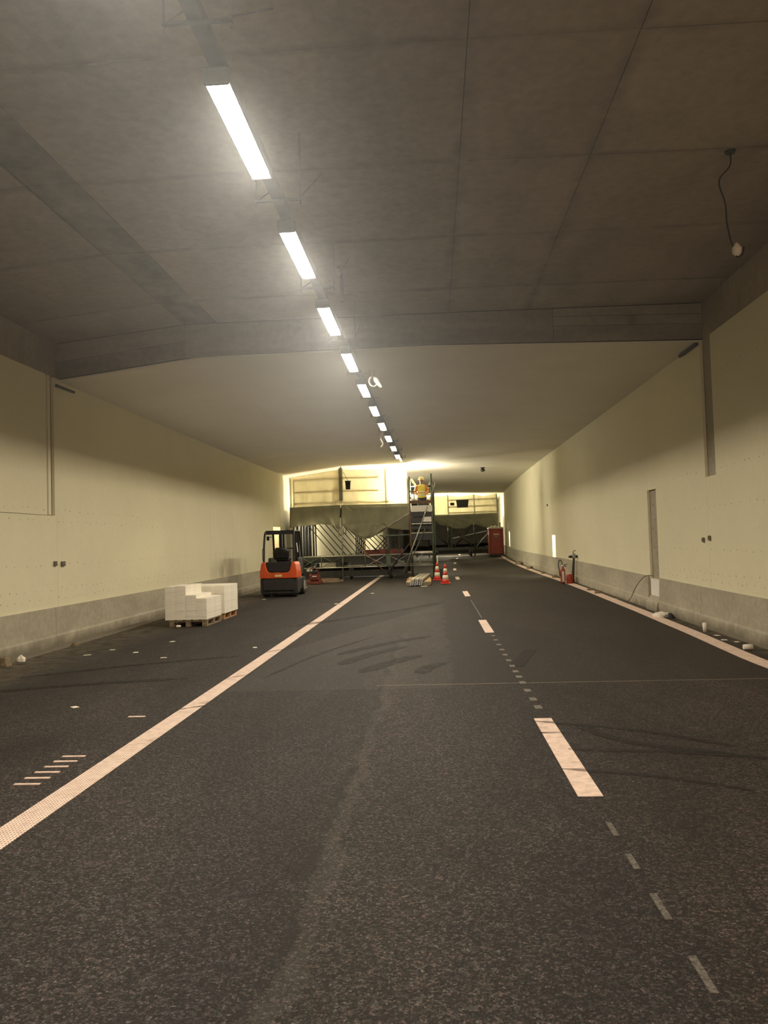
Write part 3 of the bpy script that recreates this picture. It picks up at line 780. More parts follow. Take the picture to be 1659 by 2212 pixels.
# ------------------------------------------------------------------ pallets and stacks of white blocks
def pallet(name, label, loc, rz, m, W=.82, L=1.2):
    t = thing(name, label, 'pallet', loc, rz, 'wooden pallets by the left wall')
    for k in range(5):
        MB().box((-W / 2 + .06 + k * (W - .12) / 4, 0, .133), (.12, L, .022)).build('top_board', m, t)
    for s in (-1, 0, 1):
        MB().box((0, s * (L / 2 - .07), .111), (W, .12, .022)).build('cross_board', m, t)
        MB().box((s * (W / 2 - .055), 0, .011), (.10, L, .022)).build('bottom_board', m, t)
        for q in (-1, 0, 1):
            MB().box((s * (W / 2 - .055), q * (L / 2 - .07), .061), (.10, .13, .078)).build('pallet_block', m, t)
    return t
def stack(name, label, loc, rz, hs, W, L, lay=.062):
    t = thing(name, label, 'block stack', loc, rz, 'stacks of white blocks on pallets')
    n = len(hs); cw = W / n; lib = {}
    for i, hh in enumerate(hs):
        k = max(1, round(hh / lay)); h = hh / k
        for q in range(k):
            key = (i % 2, round(h, 4))
            j = random.uniform(-.002, .002)
            if key not in lib:
                lib[key] = MB().cbox((0, 0, 0), (cw - .0016, L, h - .0007), .001).build('white_block', 'block', t)
                o = lib[key]
            else:
                o = lib[key].copy(); COL.objects.link(o); o.parent = t
            o.location = (-W / 2 + cw * (i + .5) + j, random.uniform(-.004, .004), h * (q + .5))
    return t
za = road(-5.3, 17.6)
pallet('wooden_pallet', 'grey weathered wooden pallet under the stepped stack of white blocks', (-5.27, 17.62, za), 0, 'woodgrey')
stack('block_stack', 'stepped stack of white blocks nearest the camera on a grey pallet', (-5.31, 17.62, za + .145), 0, [.71, .72, .52, .45], .90, 1.2)
zb = road(-5.3, 19)
pallet('wooden_pallet', 'reddish wooden pallet under the flat topped stack of white blocks', (-5.27, 19.05, zb), 0, 'wood')
stack('block_stack', 'flat topped stack of white blocks on the rear reddish pallet', (-5.28, 19.05, zb + .145), 0, [.64, .64, .64, .64], .88, 1.25)
MB().cbox((-5.42, 16.85, za + .03), (.10, .07, .05), .015).build('paper_cup', 'paper', label='crumpled white cup in front of the grey pallet', cat='cup')

# ------------------------------------------------------------------ scaffolds
def tube_obj(nm, pts, r, m, par, n=7): return MB().tube(pts, r, n).build(nm, m, par)
def tarp(nm, m, par, top, bot, y, nu=26, nv=14, fold=.05, ph=0.0, label=None):
    """hanging sheet between two edge curves given as lists of (x, z); folds run mostly downward"""
    def ev(c, u):
        k = u * (len(c) - 1); i = min(len(c) - 2, int(k)); f = k - i
        return c[i][0] + (c[i + 1][0] - c[i][0]) * f, c[i][1] + (c[i + 1][1] - c[i][1]) * f
    def fn(u, v):
        a = ev(top, u); b = ev(bot, u)
        w = fold * v * (math.sin(u * 17 + ph + v * 2) + .6 * math.sin(u * 31 + 2 * ph - v * 3) + .4 * math.sin(u * 7 + v * 8))
        yy = y(u, v) if callable(y) else y
        return (a[0] + (b[0] - a[0]) * v, yy + w, a[1] + (b[1] - a[1]) * v)
    return MB().grid(fn, nu, nv).build(nm, m, par, thick=.006, label=label)

YS = 36.0; zr = road(-4, 36)
S1 = thing('work_platform', 'large scaffold work platform wrapped in pale tarpaulin near the left wall', 'scaffold', (0, 0, 0))
DZ = 3.38
# deck boards and edge beams
for k in range(14):
    y = 36.25 + .36 * k
    MB().box((-3.72, y, DZ), (5.3, .345, .06)).build('deck_board', 'ply', S1)
for y in (36.12, 41.2): MB().box((-3.72, y, DZ - .15), (5.3, .07, .22)).build('deck_beam', 'darksteel', S1)
for x in (-6.4, -4.9, -3.5, -2.1, -1.15): MB().box((x, 38.7, DZ - .13), (.08, 4.9, .14)).build('deck_beam', 'darksteel', S1)
# posts and guard rails
for x, z0, z1, r in [(-4.10, zr + .04, 5.22, .032), (-2.02, DZ, 5.12, .03), (-6.36, DZ, 4.72, .03), (-1.12, DZ, 4.6, .03)]:
    tube_obj('post', [(x, 36.16, z0), (x + (0 if z0 > 1 else .03), 36.16, z1)], r, 'greensteel' if z0 > 1 else 'steel', S1)
for x in (-6.4, -4.1, -1.2): tube_obj('post', [(x, 41.1, DZ), (x, 41.1, 4.7)], .03, 'greensteel', S1)
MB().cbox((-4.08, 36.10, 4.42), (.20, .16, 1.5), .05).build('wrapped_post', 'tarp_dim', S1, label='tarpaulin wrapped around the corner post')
for z in (4.66, 4.13, 3.64):
    tube_obj('guard_rail', [(-6.22, 36.17, z - .02), (-4.14, 36.17, z + .02)], .036, 'charcoal', S1)
    tube_obj('guard_rail', [(-4.0, 36.17, z + .02), (-2.30 + (.4 if z < 4 else 0), 36.17, z)], .036, 'charcoal', S1)
tube_obj('post', [(-6.22, 36.17, DZ), (-6.22, 36.17, 4.68)], .032, 'charcoal', S1)
# sheeting: pale above the deck, skirts below coloured darker for the blocked backlight
ctop = lambda x: rise(36) + under(CF, x) - .13
tarp('tarpaulin', 'tarp', S1, [(-6.42, ctop(-6.42)), (-5.8, ctop(-5.8) + .0), (-4.8, ctop(-4.8)), (-4.12, ctop(-4.12))], [(-6.40, 3.42), (-4.1, 3.46)], 36.05, fold=.02)
tarp('tarpaulin', 'tarp', S1, [(-4.06, ctop(-4.06)), (-3.3, ctop(-3.3) - .05), (-2.7, ctop(-2.7) - .04), (-2.0, ctop(-2) - .02), (-1.55, ctop(-1.6)), (-1.1, 5.0)], [(-4.05, 3.46), (-1.06, 3.44)], 36.05, fold=.02, ph=1.3)
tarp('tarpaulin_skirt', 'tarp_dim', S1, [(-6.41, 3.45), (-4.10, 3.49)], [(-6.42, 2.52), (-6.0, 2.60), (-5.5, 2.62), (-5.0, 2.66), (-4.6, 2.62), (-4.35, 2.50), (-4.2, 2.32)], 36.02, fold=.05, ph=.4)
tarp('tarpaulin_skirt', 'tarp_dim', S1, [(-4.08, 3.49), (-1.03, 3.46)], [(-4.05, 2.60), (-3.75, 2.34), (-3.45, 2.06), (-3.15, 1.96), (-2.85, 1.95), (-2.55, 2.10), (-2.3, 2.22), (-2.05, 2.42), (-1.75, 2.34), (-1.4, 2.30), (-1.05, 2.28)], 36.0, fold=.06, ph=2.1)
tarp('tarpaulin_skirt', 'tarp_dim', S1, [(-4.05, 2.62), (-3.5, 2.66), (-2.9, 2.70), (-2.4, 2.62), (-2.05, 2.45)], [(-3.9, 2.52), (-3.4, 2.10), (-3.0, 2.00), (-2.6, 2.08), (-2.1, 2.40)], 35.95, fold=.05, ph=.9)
tube_obj('tie_strap', [(-3.95, 35.95, 3.45), (-3.55, 35.95, 3.16)], .02, 'tarp', S1)
tube_obj('tie_strap', [(-2.05, 35.93, 2.44), (-1.05, 35.93, 3.02)], .02, 'steel', S1)
# hanging rag strips at the corner post
for k in range(4):
    tube_obj('tie_strap', [(-4.25 + .12 * k, 35.97, 2.5 - .03 * k), (-4.2 + .1 * k, 35.97, 2.05 + .05 * k)], .022, 'tarp_dim', S1)
# repeated frames that carry the deck, one behind another
for k in range(10):
    y = 36.55 + .47 * k
    for x, w in ((-5.98, .09), (-3.50, .07), (-2.02, .06), (-1.58, .06)):
        MB().box((x + .03 * (k % 2), y, (1.18 + DZ - .2) / 2), (w * .7, .06, DZ - .2 - 1.18)).build('frame_post', 'darksteel', S1)
for k in range(8):
    MB().box((-6.28 + .05 * (k % 2), 36.4 + .6 * k, 1.9), (.06, .22, 1.5)).build('side_panel', 'charcoal', S1)
for k in range(9):
    y = 36.35 + .45 * k; x = -5.72 + .22 * k
    tube_obj('frame_diagonal', [(x, y, 2.72), (x + 1.22, y, 1.25)], .022, 'darksteel', S1, 6)
for k in range(5):
    y = 36.4 + .8 * k
    tube_obj('frame_diagonal', [(-3.25 + .17 * k, y, 2.15), (-2.45 + .17 * k, y, 1.3)], .022, 'darksteel', S1, 6)
    tube_obj('frame_diagonal', [(-2.75 + .14 * k, y + .2, 1.35), (-1.95 + .12 * k, y + .2, 2.2)], .022, 'darkred' if k == 1 else 'darksteel', S1, 6)
# base: two long chords, lattice and dark beams on casters
for z in (1.22, .71):
    tube_obj('truss_chord', [(-6.1, 35.9, z - .01), (-.2, 35.9, z)], .028, 'steel', S1)
tube_obj('truss_chord', [(-4.0, 35.98, .77), (-.2, 35.98, .78)], .02, 'steel', S1)
for k in range(6):
    x = -6.0 + .98 * k
    tube_obj('truss_vertical', [(x, 35.9, .71), (x, 35.9, 1.22)], .022, 'greensteel', S1, 6)
    if k < 5 and k != 2:
        tube_obj('truss_brace', [(x + .04, 35.9, 1.2), (x + .94, 35.9, .73)], .016, 'greensteel' if k < 3 else 'steel', S1, 6)
        tube_obj('truss_brace', [(x + .04, 35.9, .73), (x + .94, 35.9, 1.2)], .016, 'greensteel' if k < 3 else 'steel', S1, 6)
for y in (36.3, 37.5, 38.7, 39.9, 41.1):
    MB().box((-3.7, y, 1.06), (5.2, .22, .26)).build('base_beam', 'darksteel', S1)
for y in (36.35, 41.0):
    MB().box((-3.7, y, .42), (5.0, .18, .26)).build('shade_bar', 'darksteel', S1)  # dark bars added to give the black shade below the lower chord
for x in (-6.0, -4.3, -2.1, -1.2):
    MB().box((x, 38.7, .80), (.24, 5.0, .24)).build('base_beam', 'darksteel', S1)
MB().box((-2.7, 36.16, .93), (2.1, .12, .46)).build('base_plate', 'darksteel', S1)
MB().box((-2.3, 37.6, 1.32), (1.7, 1.6, .26)).build('crate', 'darkred', S1, label='dark red load on the base beams')
for x in (-5.9, -3.75, -1.95):
    for y in (36.5, 40.8):
        zz = road(x, y)
        wl = MB().lathe([(.10, -.06), (.2, -.06), (.22, -.03), (.22, .03), (.2, .06), (.10, .06)], (x, y, zz + .22), 16, 'X').build('caster_wheel', 'blackmatte', S1)
        MB().box((x, y, zz + .42), (.2, .2, .36)).build('caster_fork', 'greensteel', wl)
tube_obj('raking_tube', [(-3.30, 35.84, 1.62), (-2.22, 35.84, .48)], .028, 'brown', S1)
tube_obj('raking_tube', [(-2.05, 35.84, .42), (-.75, 35.86, 2.1)], .035, 'darksteel', S1)
MB().box((-2.02, 35.86, .98), (.20, .10, .56)).build('coupling_post', 'greensteel', S1)
tube_obj('post', [(-2.02, 35.86, 1.2), (-2.02, 35.95, 2.2)], .04, 'greensteel', S1)
tube_obj('raking_tube', [(-2.0, 35.86, .75), (-1.95, 35.86, zr + .02)], .05, 'darksteel', S1)
MB().beam((-2.4, 35.9, 2.06), (-.1, 35.9, 2.09), .05).build('cross_tube', 'greensteel', S1)

tub = thing('plastic_tub', 'dark tub hanging from the guard rail of the wrapped scaffold', 'tub', (-3.74, 35.93, 4.16))
mbt = MB().box((0, 0, .19), (.19, .10, .36), taper=1.25); mbt.build('tub_body', 'charcoal', tub)
MB().box((0, 0, .385), (.27, .15, .025)).build('rim', 'charcoal', tub)
tube_obj('strap', [(0, .0, .39), (-.17, .02, .75), (-.20, .02, .80)], .010, 'black', tub)

# stair tower at the right end of the platform
T = thing('stair_tower', 'narrow scaffold stair tower at the right end of the wrapped platform', 'scaffold', (0, 0, 0))
zt = road(-.5, 36)
for x, y, z1, m in [(-.99, 35.55, 4.62, 'brown'), (-.03, 35.55, 4.72, 'greensteel'), (-.99, 37.3, 4.6, 'greensteel'), (-.03, 37.3, 4.72, 'greensteel'), (.05, 35.75, 4.3, 'greensteel')]:
    tube_obj('post', [(x, y, zt + .03), (x, y, z1)], .042 if x > -.5 else .03, m, T)
    MB().box((x, y, zt + .015), (.14, .14, .03)).build('foot_plate', 'darksteel', T)
MB().box((-.50, 35.52, 3.49), (.96, .03, .13)).build('toe_board', 'brown', T)
MB().box((-.48, 35.50, 3.20), (.92, .03, .27)).build('toe_board', 'white', T, label='white board across the stair tower')
MB().box((-.50, 36.4, 2.78), (.92, 1.5, .07)).build('landing', 'darksteel', T)
MB().box((-.50, 35.56, 2.95), (.92, .06, .20)).build('landing_edge', 'black', T)
MB().box((-.52, 35.60, 2.70), (.90, .05, .22)).build('landing_edge', 'charcoal', T)
MB().box((-.25, 35.52, 2.72), (.36, .04, .22)).build('landing_edge', 'white', T, label='short white board below the landing')
for k, (z, h, m) in enumerate([(2.54, .04, 'steel'), (2.36, .14, 'black'), (1.95, .26, 'black'), (2.14, .03, 'steel'), (1.30, .05, 'alu'), (1.20, .12, 'charcoal')]):
    MB().box((-.50, 35.58 + .02 * k, z), (.88, .08, h)).build('stair_tread', m, T)
for k in range(7):
    MB().box((-.50, 35.85 + .18 * k, 2.75 - .24 * k), (.55, .2, .04)).build('stair_tread', 'darksteel', T)
for s in (-.78, -.22): MB().beam((s, 35.75, 2.95), (s, 37.15, 1.05), .05, .14).build('stair_stringer', 'darksteel', T)
for z in (.72, 1.24, 2.12, 3.9, 4.3):
    tube_obj('guard_rail', [(-.99, 37.3, z), (-.03, 37.3, z)], .022, 'steel', T)
for z in (.72, 1.24, 2.12):
    tube_obj('guard_rail', [(-.99, 35.53, z), (-.03, 35.53, z)], .022, 'steel', T)
for z in (4.05, 3.75):
    tube_obj('guard_rail', [(-.99, 35.55, z), (-.99, 37.3, z)], .022, 'brown', T)
    tube_obj('guard_rail', [(-.03, 35.55, z), (-.03, 37.3, z)], .022, 'greensteel', T)
tube_obj('guard_rail', [(-.99, 35.56, 3.95), (-.66, 35.56, 3.95)], .018, 'brown', T)
tube_obj('guard_rail', [(-.80, 35.58, 3.5), (-.80, 35.58, 3.98)], .016, 'brown', T)
tube_obj('brace', [(-1.35, 35.45, .42), (-.22, 35.48, 3.28)], .028, 'steel', T)
tube_obj('brace', [(-1.30, 35.38, .40), (-.28, 35.45, 2.45)], .022, 'greensteel', T)
tube_obj('brace', [(-.04, 35.5, 3.6), (.14, 35.65, 4.35)], .018, 'steel', T)
tube_obj('brace', [(-.16, 35.52, 3.3), (.0, 35.52, 4.0)], .016, 'steel', T)
tube_obj('brace', [(-.90, 35.54, .73), (-.5, 35.54, 1.22)], .016, 'steel', T)
tube_obj('brace', [(-.90, 35.54, 1.22), (-.5, 35.54, .73)], .016, 'steel', T)
MB().beam((-.33, 36.9, 3.45), (-.11, 36.9, 4.45), .03, .26).build('leaning_board', 'white', T, label='white board leaning in the top of the stair tower')
MB().beam((-.94, 36.9, 4.62), (-.62, 36.9, 4.12), .03, .10).build('leaning_board', 'white', T, label='white board leaning in the top of the stair tower')
MB().cbox((-.13, 35.5, 4.17), (.15, .05, .07), .01).build('clamp', 'black', T)

# ------------------------------------------------------------------ the worker on the stair tower
def skinned(name, joints, edges, m, parent, sub=2):
    me = bpy.data.meshes.new(name); me.from_pydata([j[0] for j in joints], edges, [])
    o = bpy.data.objects.new(name, me); COL.objects.link(o); o.parent = parent
    sk = o.modifiers.new('skin', 'SKIN'); sk.use_smooth_shade = True
    for i, j in enumerate(joints):
        sv = me.skin_vertices[0].data[i]; r = j[1]
        sv.radius = r if isinstance(r, tuple) else (r, r); sv.use_root = (i == 0)
    ss = o.modifiers.new('sub', 'SUBSURF'); ss.levels = sub; ss.render_levels = sub
    me.materials.append(MA[m]); return o
def worker():
    zf = 2.815
    t = thing('person', 'person in yellow hi-vis vest and helmet standing on top of the stair tower', 'person', (-.47, 36.15, zf), 0)
    J = [((0, 0, .92), (.15, .11)), ((0, .01, 1.10), (.13, .10)), ((0, .01, 1.30), (.16, .11)), ((0, 0, 1.42), (.12, .08)), ((0, -.005, 1.49), .055), ((0, -.02, 1.58), (.072, .085)), ((0, -.02, 1.68), (.075, .092)), ((0, -.015, 1.74), (.05, .06)),
         ((.19, 0, 1.40), .06), ((.27, -.06, 1.15), .045), ((.20, -.28, 1.05), .036), ((-.19, 0, 1.40), .06), ((-.28, -.05, 1.15), .045), ((-.20, -.27, 1.03), .036),
         ((.09, 0, .86), .09), ((.10, -.01, .48), .065), ((.10, .02, .09), .045), ((.10, -.13, .05), .04),
         ((-.09, 0, .86), .09), ((-.11, -.02, .48), .065), ((-.11, .02, .09), .045), ((-.11, -.13, .05), .04)]
    E_ = [(0, 1), (1, 2), (2, 3), (3, 4), (4, 5), (5, 6), (6, 7), (3, 8), (8, 9), (9, 10), (3, 11), (11, 12), (12, 13), (0, 14), (14, 15), (15, 16), (16, 17), (0, 18), (18, 19), (19, 20), (20, 21)]
    body = skinned('body', J, E_, 'skin', t)
    # face
    mb = MB()
    mb.lathe([(.002, .02), (.012, 0), (.014, -.02), (.004, -.028)], (0, -.115, 1.635), 8)
    mb.build('nose', 'skin', body)
    for s in (-1, 1):
        MB().lathe([(.002, -.006), (.011, 0), (.002, .006)], (s * .03, -.098, 1.655), 8, 'Y').build('eye', 'black', body)
        MB().cbox((s * .078, -.01, 1.64), (.02, .035, .06), .006).build('ear', 'skin', body)
    MB().cbox((0, -.103, 1.585), (.05, .012, .012), .003).build('mouth', 'darkred', body)
    # hands with five fingers closed on the board
    for s, hx, hy, hz in ((1, .20, -.28, 1.05), (-1, -.20, -.27, 1.03)):
        JJ = [((hx, hy, hz), .03), ((hx, hy - .06, hz - .01), .034)]; EE = [(0, 1)]
        for f in range(4):
            b = len(JJ); o = (f - 1.5) * .02; ln = [.03, .036, .034, .026][f]
            JJ += [((hx + o, hy - .095, hz - .012), .010), ((hx + o, hy - .095 - ln, hz - .022), .009), ((hx + o, hy - .10 - ln, hz - .05), .008)]
            EE += [(1, b), (b, b + 1), (b + 1, b + 2)]
        b = len(JJ); JJ += [((hx - s * .045, hy - .05, hz - .01), .011), ((hx - s * .055, hy - .085, hz - .02), .009)]
        EE += [(1, b), (b, b + 1)]
        skinned('hand', JJ, EE, 'skin', body, 1)
    # clothes follow the body
    def tubecloth(nm, m, rings, n=16):
        mb = MB()
        mb.grid(lambda u, v: _ring(rings, u, v), n, (len(rings) - 1) * 2); return mb.build(nm, m, t, thick=.012)
    def _ring(r, u, v):
        k = v * (len(r) - 1); i = min(len(r) - 2, int(k)); f = k - i
        c, a, b = [[r[i][q][w] + (r[i + 1][q][w] - r[i][q][w]) * f if q == 0 else None for w in range(3)] if q == 0 else r[i][q] + (r[i + 1][q] - r[i][q]) * f for q in range(3)]
        w = 2 * PI * u
        return (c[0] + a * math.cos(w), c[1] + b * math.sin(w), c[2])
    vest = tubecloth('vest', 'vest', [((0, 0, .88), .20, .155), ((0, .01, 1.08), .185, .15), ((0, .01, 1.30), .215, .155), ((0, 0, 1.41), .205, .12), ((0, 0, 1.47), .10, .085)])
    for z in (.98, 1.12): tubecloth('reflective_band', 'reflect', [((0, .01, z), .197, .163), ((0, .01, z + .05), .197, .163)]).parent = vest
    for s in (-1, 1):
        tubecloth('trouser_leg', 'trousers', [((s * .09, 0, .90), .12, .125), ((s * .10, -.01, .50), .088, .09), ((s * .105, .02, .10), .07, .075)])
        a = Vector((s * .19, 0, 1.41)); b = Vector((s * .275, -.055, 1.15)); c = Vector((s * .205, -.26, 1.05))
        MB().tube(smooth([a, b, c], 4), [.078, .075, .07, .066, .062, .058, .054, .05, .048], 10).build('sleeve', 'sleeve', t)
        bt = MB().cbox((s * .105, -.04, .05), (.11, .29, .10), .03).build('boot', 'black', t)
    MB().lathe([(.135, 1.69), (.125, 1.705), (.118, 1.76), (.09, 1.81), (.04, 1.835), (.003, 1.84)], (0, -.015, 0), 18).build('helmet', 'helmet', t)
worker()

# ------------------------------------------------------------------ the second platform, far down the tunnel
YB2 = 63.6; z2 = road(2, 63.6)
S2 = thing('work_platform', 'far scaffold work platform under the ceiling behind the red cabin', 'scaffold', (0, 0, 0))
d2 = 3.78
for k in range(10): MB().box((2.4, YB2 + .25 + .4 * k, d2), (5.3, .38, .06)).build('deck_board', 'ply', S2)
MB().box((2.4, YB2 + .05, d2 - .14), (5.3, .08, .22)).build('deck_beam', 'darksteel', S2)
for x, a, b in [(1.22, 1.3, 5.42), (3.20, z2 + .1, 5.42), (5.0, d2, 5.40), (-.5, d2, 5.3)]:
    tube_obj('post', [(x, YB2 + .1, a), (x, YB2 + .1, b)], .05, 'greensteel', S2)
for z in (4.95, 4.45, 4.0):
    tube_obj('guard_rail', [(1.22, YB2 + .14, z), (3.2, YB2 + .14, z + .02)], .05, 'charcoal', S2)
    tube_obj('guard_rail', [(3.2, YB2 + .14, z + .02), (5.0, YB2 + .14, z + .04)], .055, 'charcoal', S2)
tarp('tarpaulin', 'tarp', S2, [(-.3, 5.32), (1.2, 5.4), (2.0, 5.25), (3.2, 5.4), (4.0, 5.22), (4.98, 5.42)], [(-.3, 3.85), (5.0, 3.87)], YB2, fold=.03)
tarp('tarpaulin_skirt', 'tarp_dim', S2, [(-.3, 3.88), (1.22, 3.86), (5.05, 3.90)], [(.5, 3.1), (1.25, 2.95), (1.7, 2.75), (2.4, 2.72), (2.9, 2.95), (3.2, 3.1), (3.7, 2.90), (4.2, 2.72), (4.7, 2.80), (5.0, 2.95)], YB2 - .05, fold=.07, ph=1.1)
tube_obj('brace', [(1.5, YB2 - .02, 2.7), (3.0, YB2 - .02, 1.35)], .06, 'darksteel', S2)
tube_obj('brace', [(3.1, YB2 - .02, 3.0), (1.6, YB2 - .02, 1.35)], .06, 'darksteel', S2)
tube_obj('brace', [(3.3, YB2 - .02, 1.3), (4.6, YB2 - .02, 2.75)], .05, 'steel', S2)
tube_obj('brace', [(4.9, YB2 + .3, 2.9), (3.4, YB2 + .3, 1.5)], .06, 'darksteel', S2)
tube_obj('brace', [(.0, YB2 - .02, 2.6), (1.1, YB2 - .02, 1.5)], .06, 'darksteel', S2)
MB().box((1.3, YB2 + .6, 2.1), (.35, .4, 1.7)).build('support_leg', 'darksteel', S2)
MB().box((2.3, YB2 + .5, 1.75), (5.0, .35, .3)).build('base_beam', 'darksteel', S2)
MB().box((2.3, YB2 + .5, 1.18), (4.9, .3, .22)).build('base_beam', 'darksteel', S2)
MB().box((2.3, YB2 + 2.5, 1.0), (4.9, .5, .5)).build('base_beam', 'darksteel', S2)
MB().beam((1.4, YB2 + 1.2, 2.0), (4.6, YB2 + 1.2, 2.6), .5, .06).build('angled_panel', 'steel', S2)
for x in (.2, 2.9, 4.4):
    for y in (YB2 + .5, YB2 + 3.2):
        zz = road(x, y)
        wl = MB().lathe([(.12, -.07), (.24, -.07), (.26, 0), (.24, .07), (.12, .07)], (x, y, zz + .26), 14, 'X').build('caster_wheel', 'blackmatte', S2)
        MB().box((x, y, zz + .5), (.25, .25, .36)).build('caster_fork', 'greensteel', wl)
bx = thing('dark_bin', 'wide dark bin hung on the far scaffold behind the red cabin', 'bin', (2.33, YB2 - .22, 4.36))
MB().box((0, 0, .3), (.82, .25, .56), taper=1.18).build('bin_body', 'charcoal', bx)
MB().box((0, 0, .6), (1.0, .32, .06)).build('rim', 'charcoal', bx)
MB().cbox((1.54, YB2 - .14, 4.68), (.32, .2, .22), .03).build('small_case', 'black', label='small black case beside the dark bin on the far scaffold', cat='case')

# ------------------------------------------------------------------ red portable toilet
def toilet():
    x0, y0 = 4.70, 61.9
    zz = road(x0 - .6, y0)
    t = thing('portable_toilet', 'red portable toilet cabin with pale roof at the far right', 'toilet cabin', (x0, y0, zz))
    w = 1.08; h = 1.95
    MB().cbox((0, 0, .06), (w + .08, w + .08, .12), .02).build('base', 'charcoal', t)
    MB().box((0, .03, .12 + h / 2), (w - .06, w - .06, h)).build('cabin_shell', 'red', t)
    for sx in (-1, 1):
        for sy in (-1, 1): MB().cbox((sx * (w / 2 - .03), sy * (w / 2 - .03), .12 + h / 2), (.09, .09, h), .02).build('corner_post', 'red', t)
    d_ = MB().cbox((0, -w / 2 + .01, .12 + h / 2 - .03), (.78, .04, h - .16), .015).build('door', 'red', t)
    sg = MB().box((.02, -w / 2 - .015, 1.62), (.46, .012, .12)).build('sign', 'redlt', d_, label='pale lettered sign')
    MB().box((.02, -w / 2 - .015, 1.44), (.44, .012, .16)).build('sign', 'brown', d_)
    for k in range(4): MB().box((.0, -w / 2 - .018, 1.40 + .03 * k), (.38, .012, .009)).build('lettering', 'redlt', sg)
    for k in range(5): MB().box((-.14 + .07 * k, -w / 2 - .024, 1.62), (.04, .01, .06)).build('lettering', 'white', sg)
    MB().cbox((.33, -w / 2 - .03, 1.05), (.05, .05, .14), .01).build('door_handle', 'charcoal', d_)
    MB().box((0, 0, 2.09), (w + .06, w + .06, .06)).build('roof_frame', 'label', t)
    mb = MB()
    mb.grid(lambda u, v: ((u - .5) * (w + .02), (v - .5) * (w + .02), 2.12 + .17 * math.sin(PI * u) ** .5 * math.sin(PI * min(1, max(0, v))) ** .4 + .025 * math.cos(u * 2 * PI * 4)), 40, 10)
    mb.build('roof', 'label', t)
    MB().lathe([(.05, 2.1), (.05, 2.45), (.07, 2.46), (.07, 2.5)], (.38, .4, 0), 10).build('vent_pipe', 'grey', t)
    for k in range(6): MB().box((0, -w / 2 + .0, .36 + .055 * k), (.5, .04, .02)).build('louvre', 'red', d_)
toilet()

# ------------------------------------------------------------------ cones
def cone(label, x, y):
    t = thing('traffic_cone', label, 'traffic cone', (x, y, road(x, y)), 0, 'red and white traffic cones beside the stair tower')
    MB().cbox((0, 0, .02), (.38, .38, .04), .012).build('base', 'cone_red', t)
    r = lambda z: .145 - .112 * (z - .04) / .70
    for k, (a, b, m) in enumerate([(.04, .16, 'cone_red'), (.16, .33, 'cone_white'), (.33, .44, 'cone_red'), (.44, .58, 'cone_white'), (.58, .74, 'cone_red')]):
        MB().lathe([(r(a), a), (r(b), b)], n=20).build('band', m, t, label=None)
    return t
cone('traffic cone nearer the stair tower post', .10, 33.6)
cone('traffic cone right of and in front of the other cone', .40, 30.95)
pc = thing('marker_post', 'slim pale marker post behind the left traffic cone', 'post', (.13, 34.6, road(.13, 34.6)))
MB().lathe([(.09, 0), (.10, .03), (.03, .05), (.028, .85), (.04, .87), (.04, .98), (.02, 1.0)], n=12).build('post_body', 'label', pc)
MB().cbox((.16, .1, .22), (.16, .16, .44), .03).build('foot_weight', 'charcoal', pc)

# ------------------------------------------------------------------ timber and aluminium planks in front of the tower
k = 0
for i in range(7):
    y = 30.15 + .62 * i; zz = road(-.6, y)
    w = random.uniform(.84, .98); ww = .26
    lb = ['nearest', 'second', 'third', 'fourth', 'fifth', 'sixth', 'farthest'][i] + ' yellow timber beam lying crosswise under the aluminium planks'
    mt = 'woodgrey' if i == 0 else 'plank'
    MB().cbox((-.60 + random.uniform(-.04, .04), y, zz + .075), (w, .5, .14), .012, rz=random.uniform(-.05, .05)).build('timber_beam', mt, label=lb, cat='timber', group='timber beams lying crosswise by the tower')
for i in range(3):
    x = -.83 + .16 * i
    lb = ['left', 'middle', 'right'][i] + ' of three aluminium planks lying on the timber toward the tower'
    t = thing('aluminium_plank', lb, 'plank', (x, 29.9, road(x, 30) + .24), math.radians(-3.2), 'aluminium planks on the timber')
    MB().box((0, 2.35, .0), (.135, 4.6, .03)).box((-.062, 2.35, -.018), (.012, 4.6, .05)).box((.062, 2.35, -.018), (.012, 4.6, .05)).build('plank_body', 'alu', t)
    MB().beam((-.03, .05, -.03), (-.05, -.25, -.22), .05, .03).beam((.04, .05, -.03), (.02, -.2, -.21), .05, .03).build('end_hook', 'black', t); t.rotation_euler.x = (road(-.6, 34) - road(-.6, 30.15)) / 3.85
MB().box((-.40, 29.55, road(-.4, 29.6) + .008), (.24, .12, .014), rz=.05).build('paper_sheet', 'paper', label='white sheet lying in front of the timber beams', cat='paper')

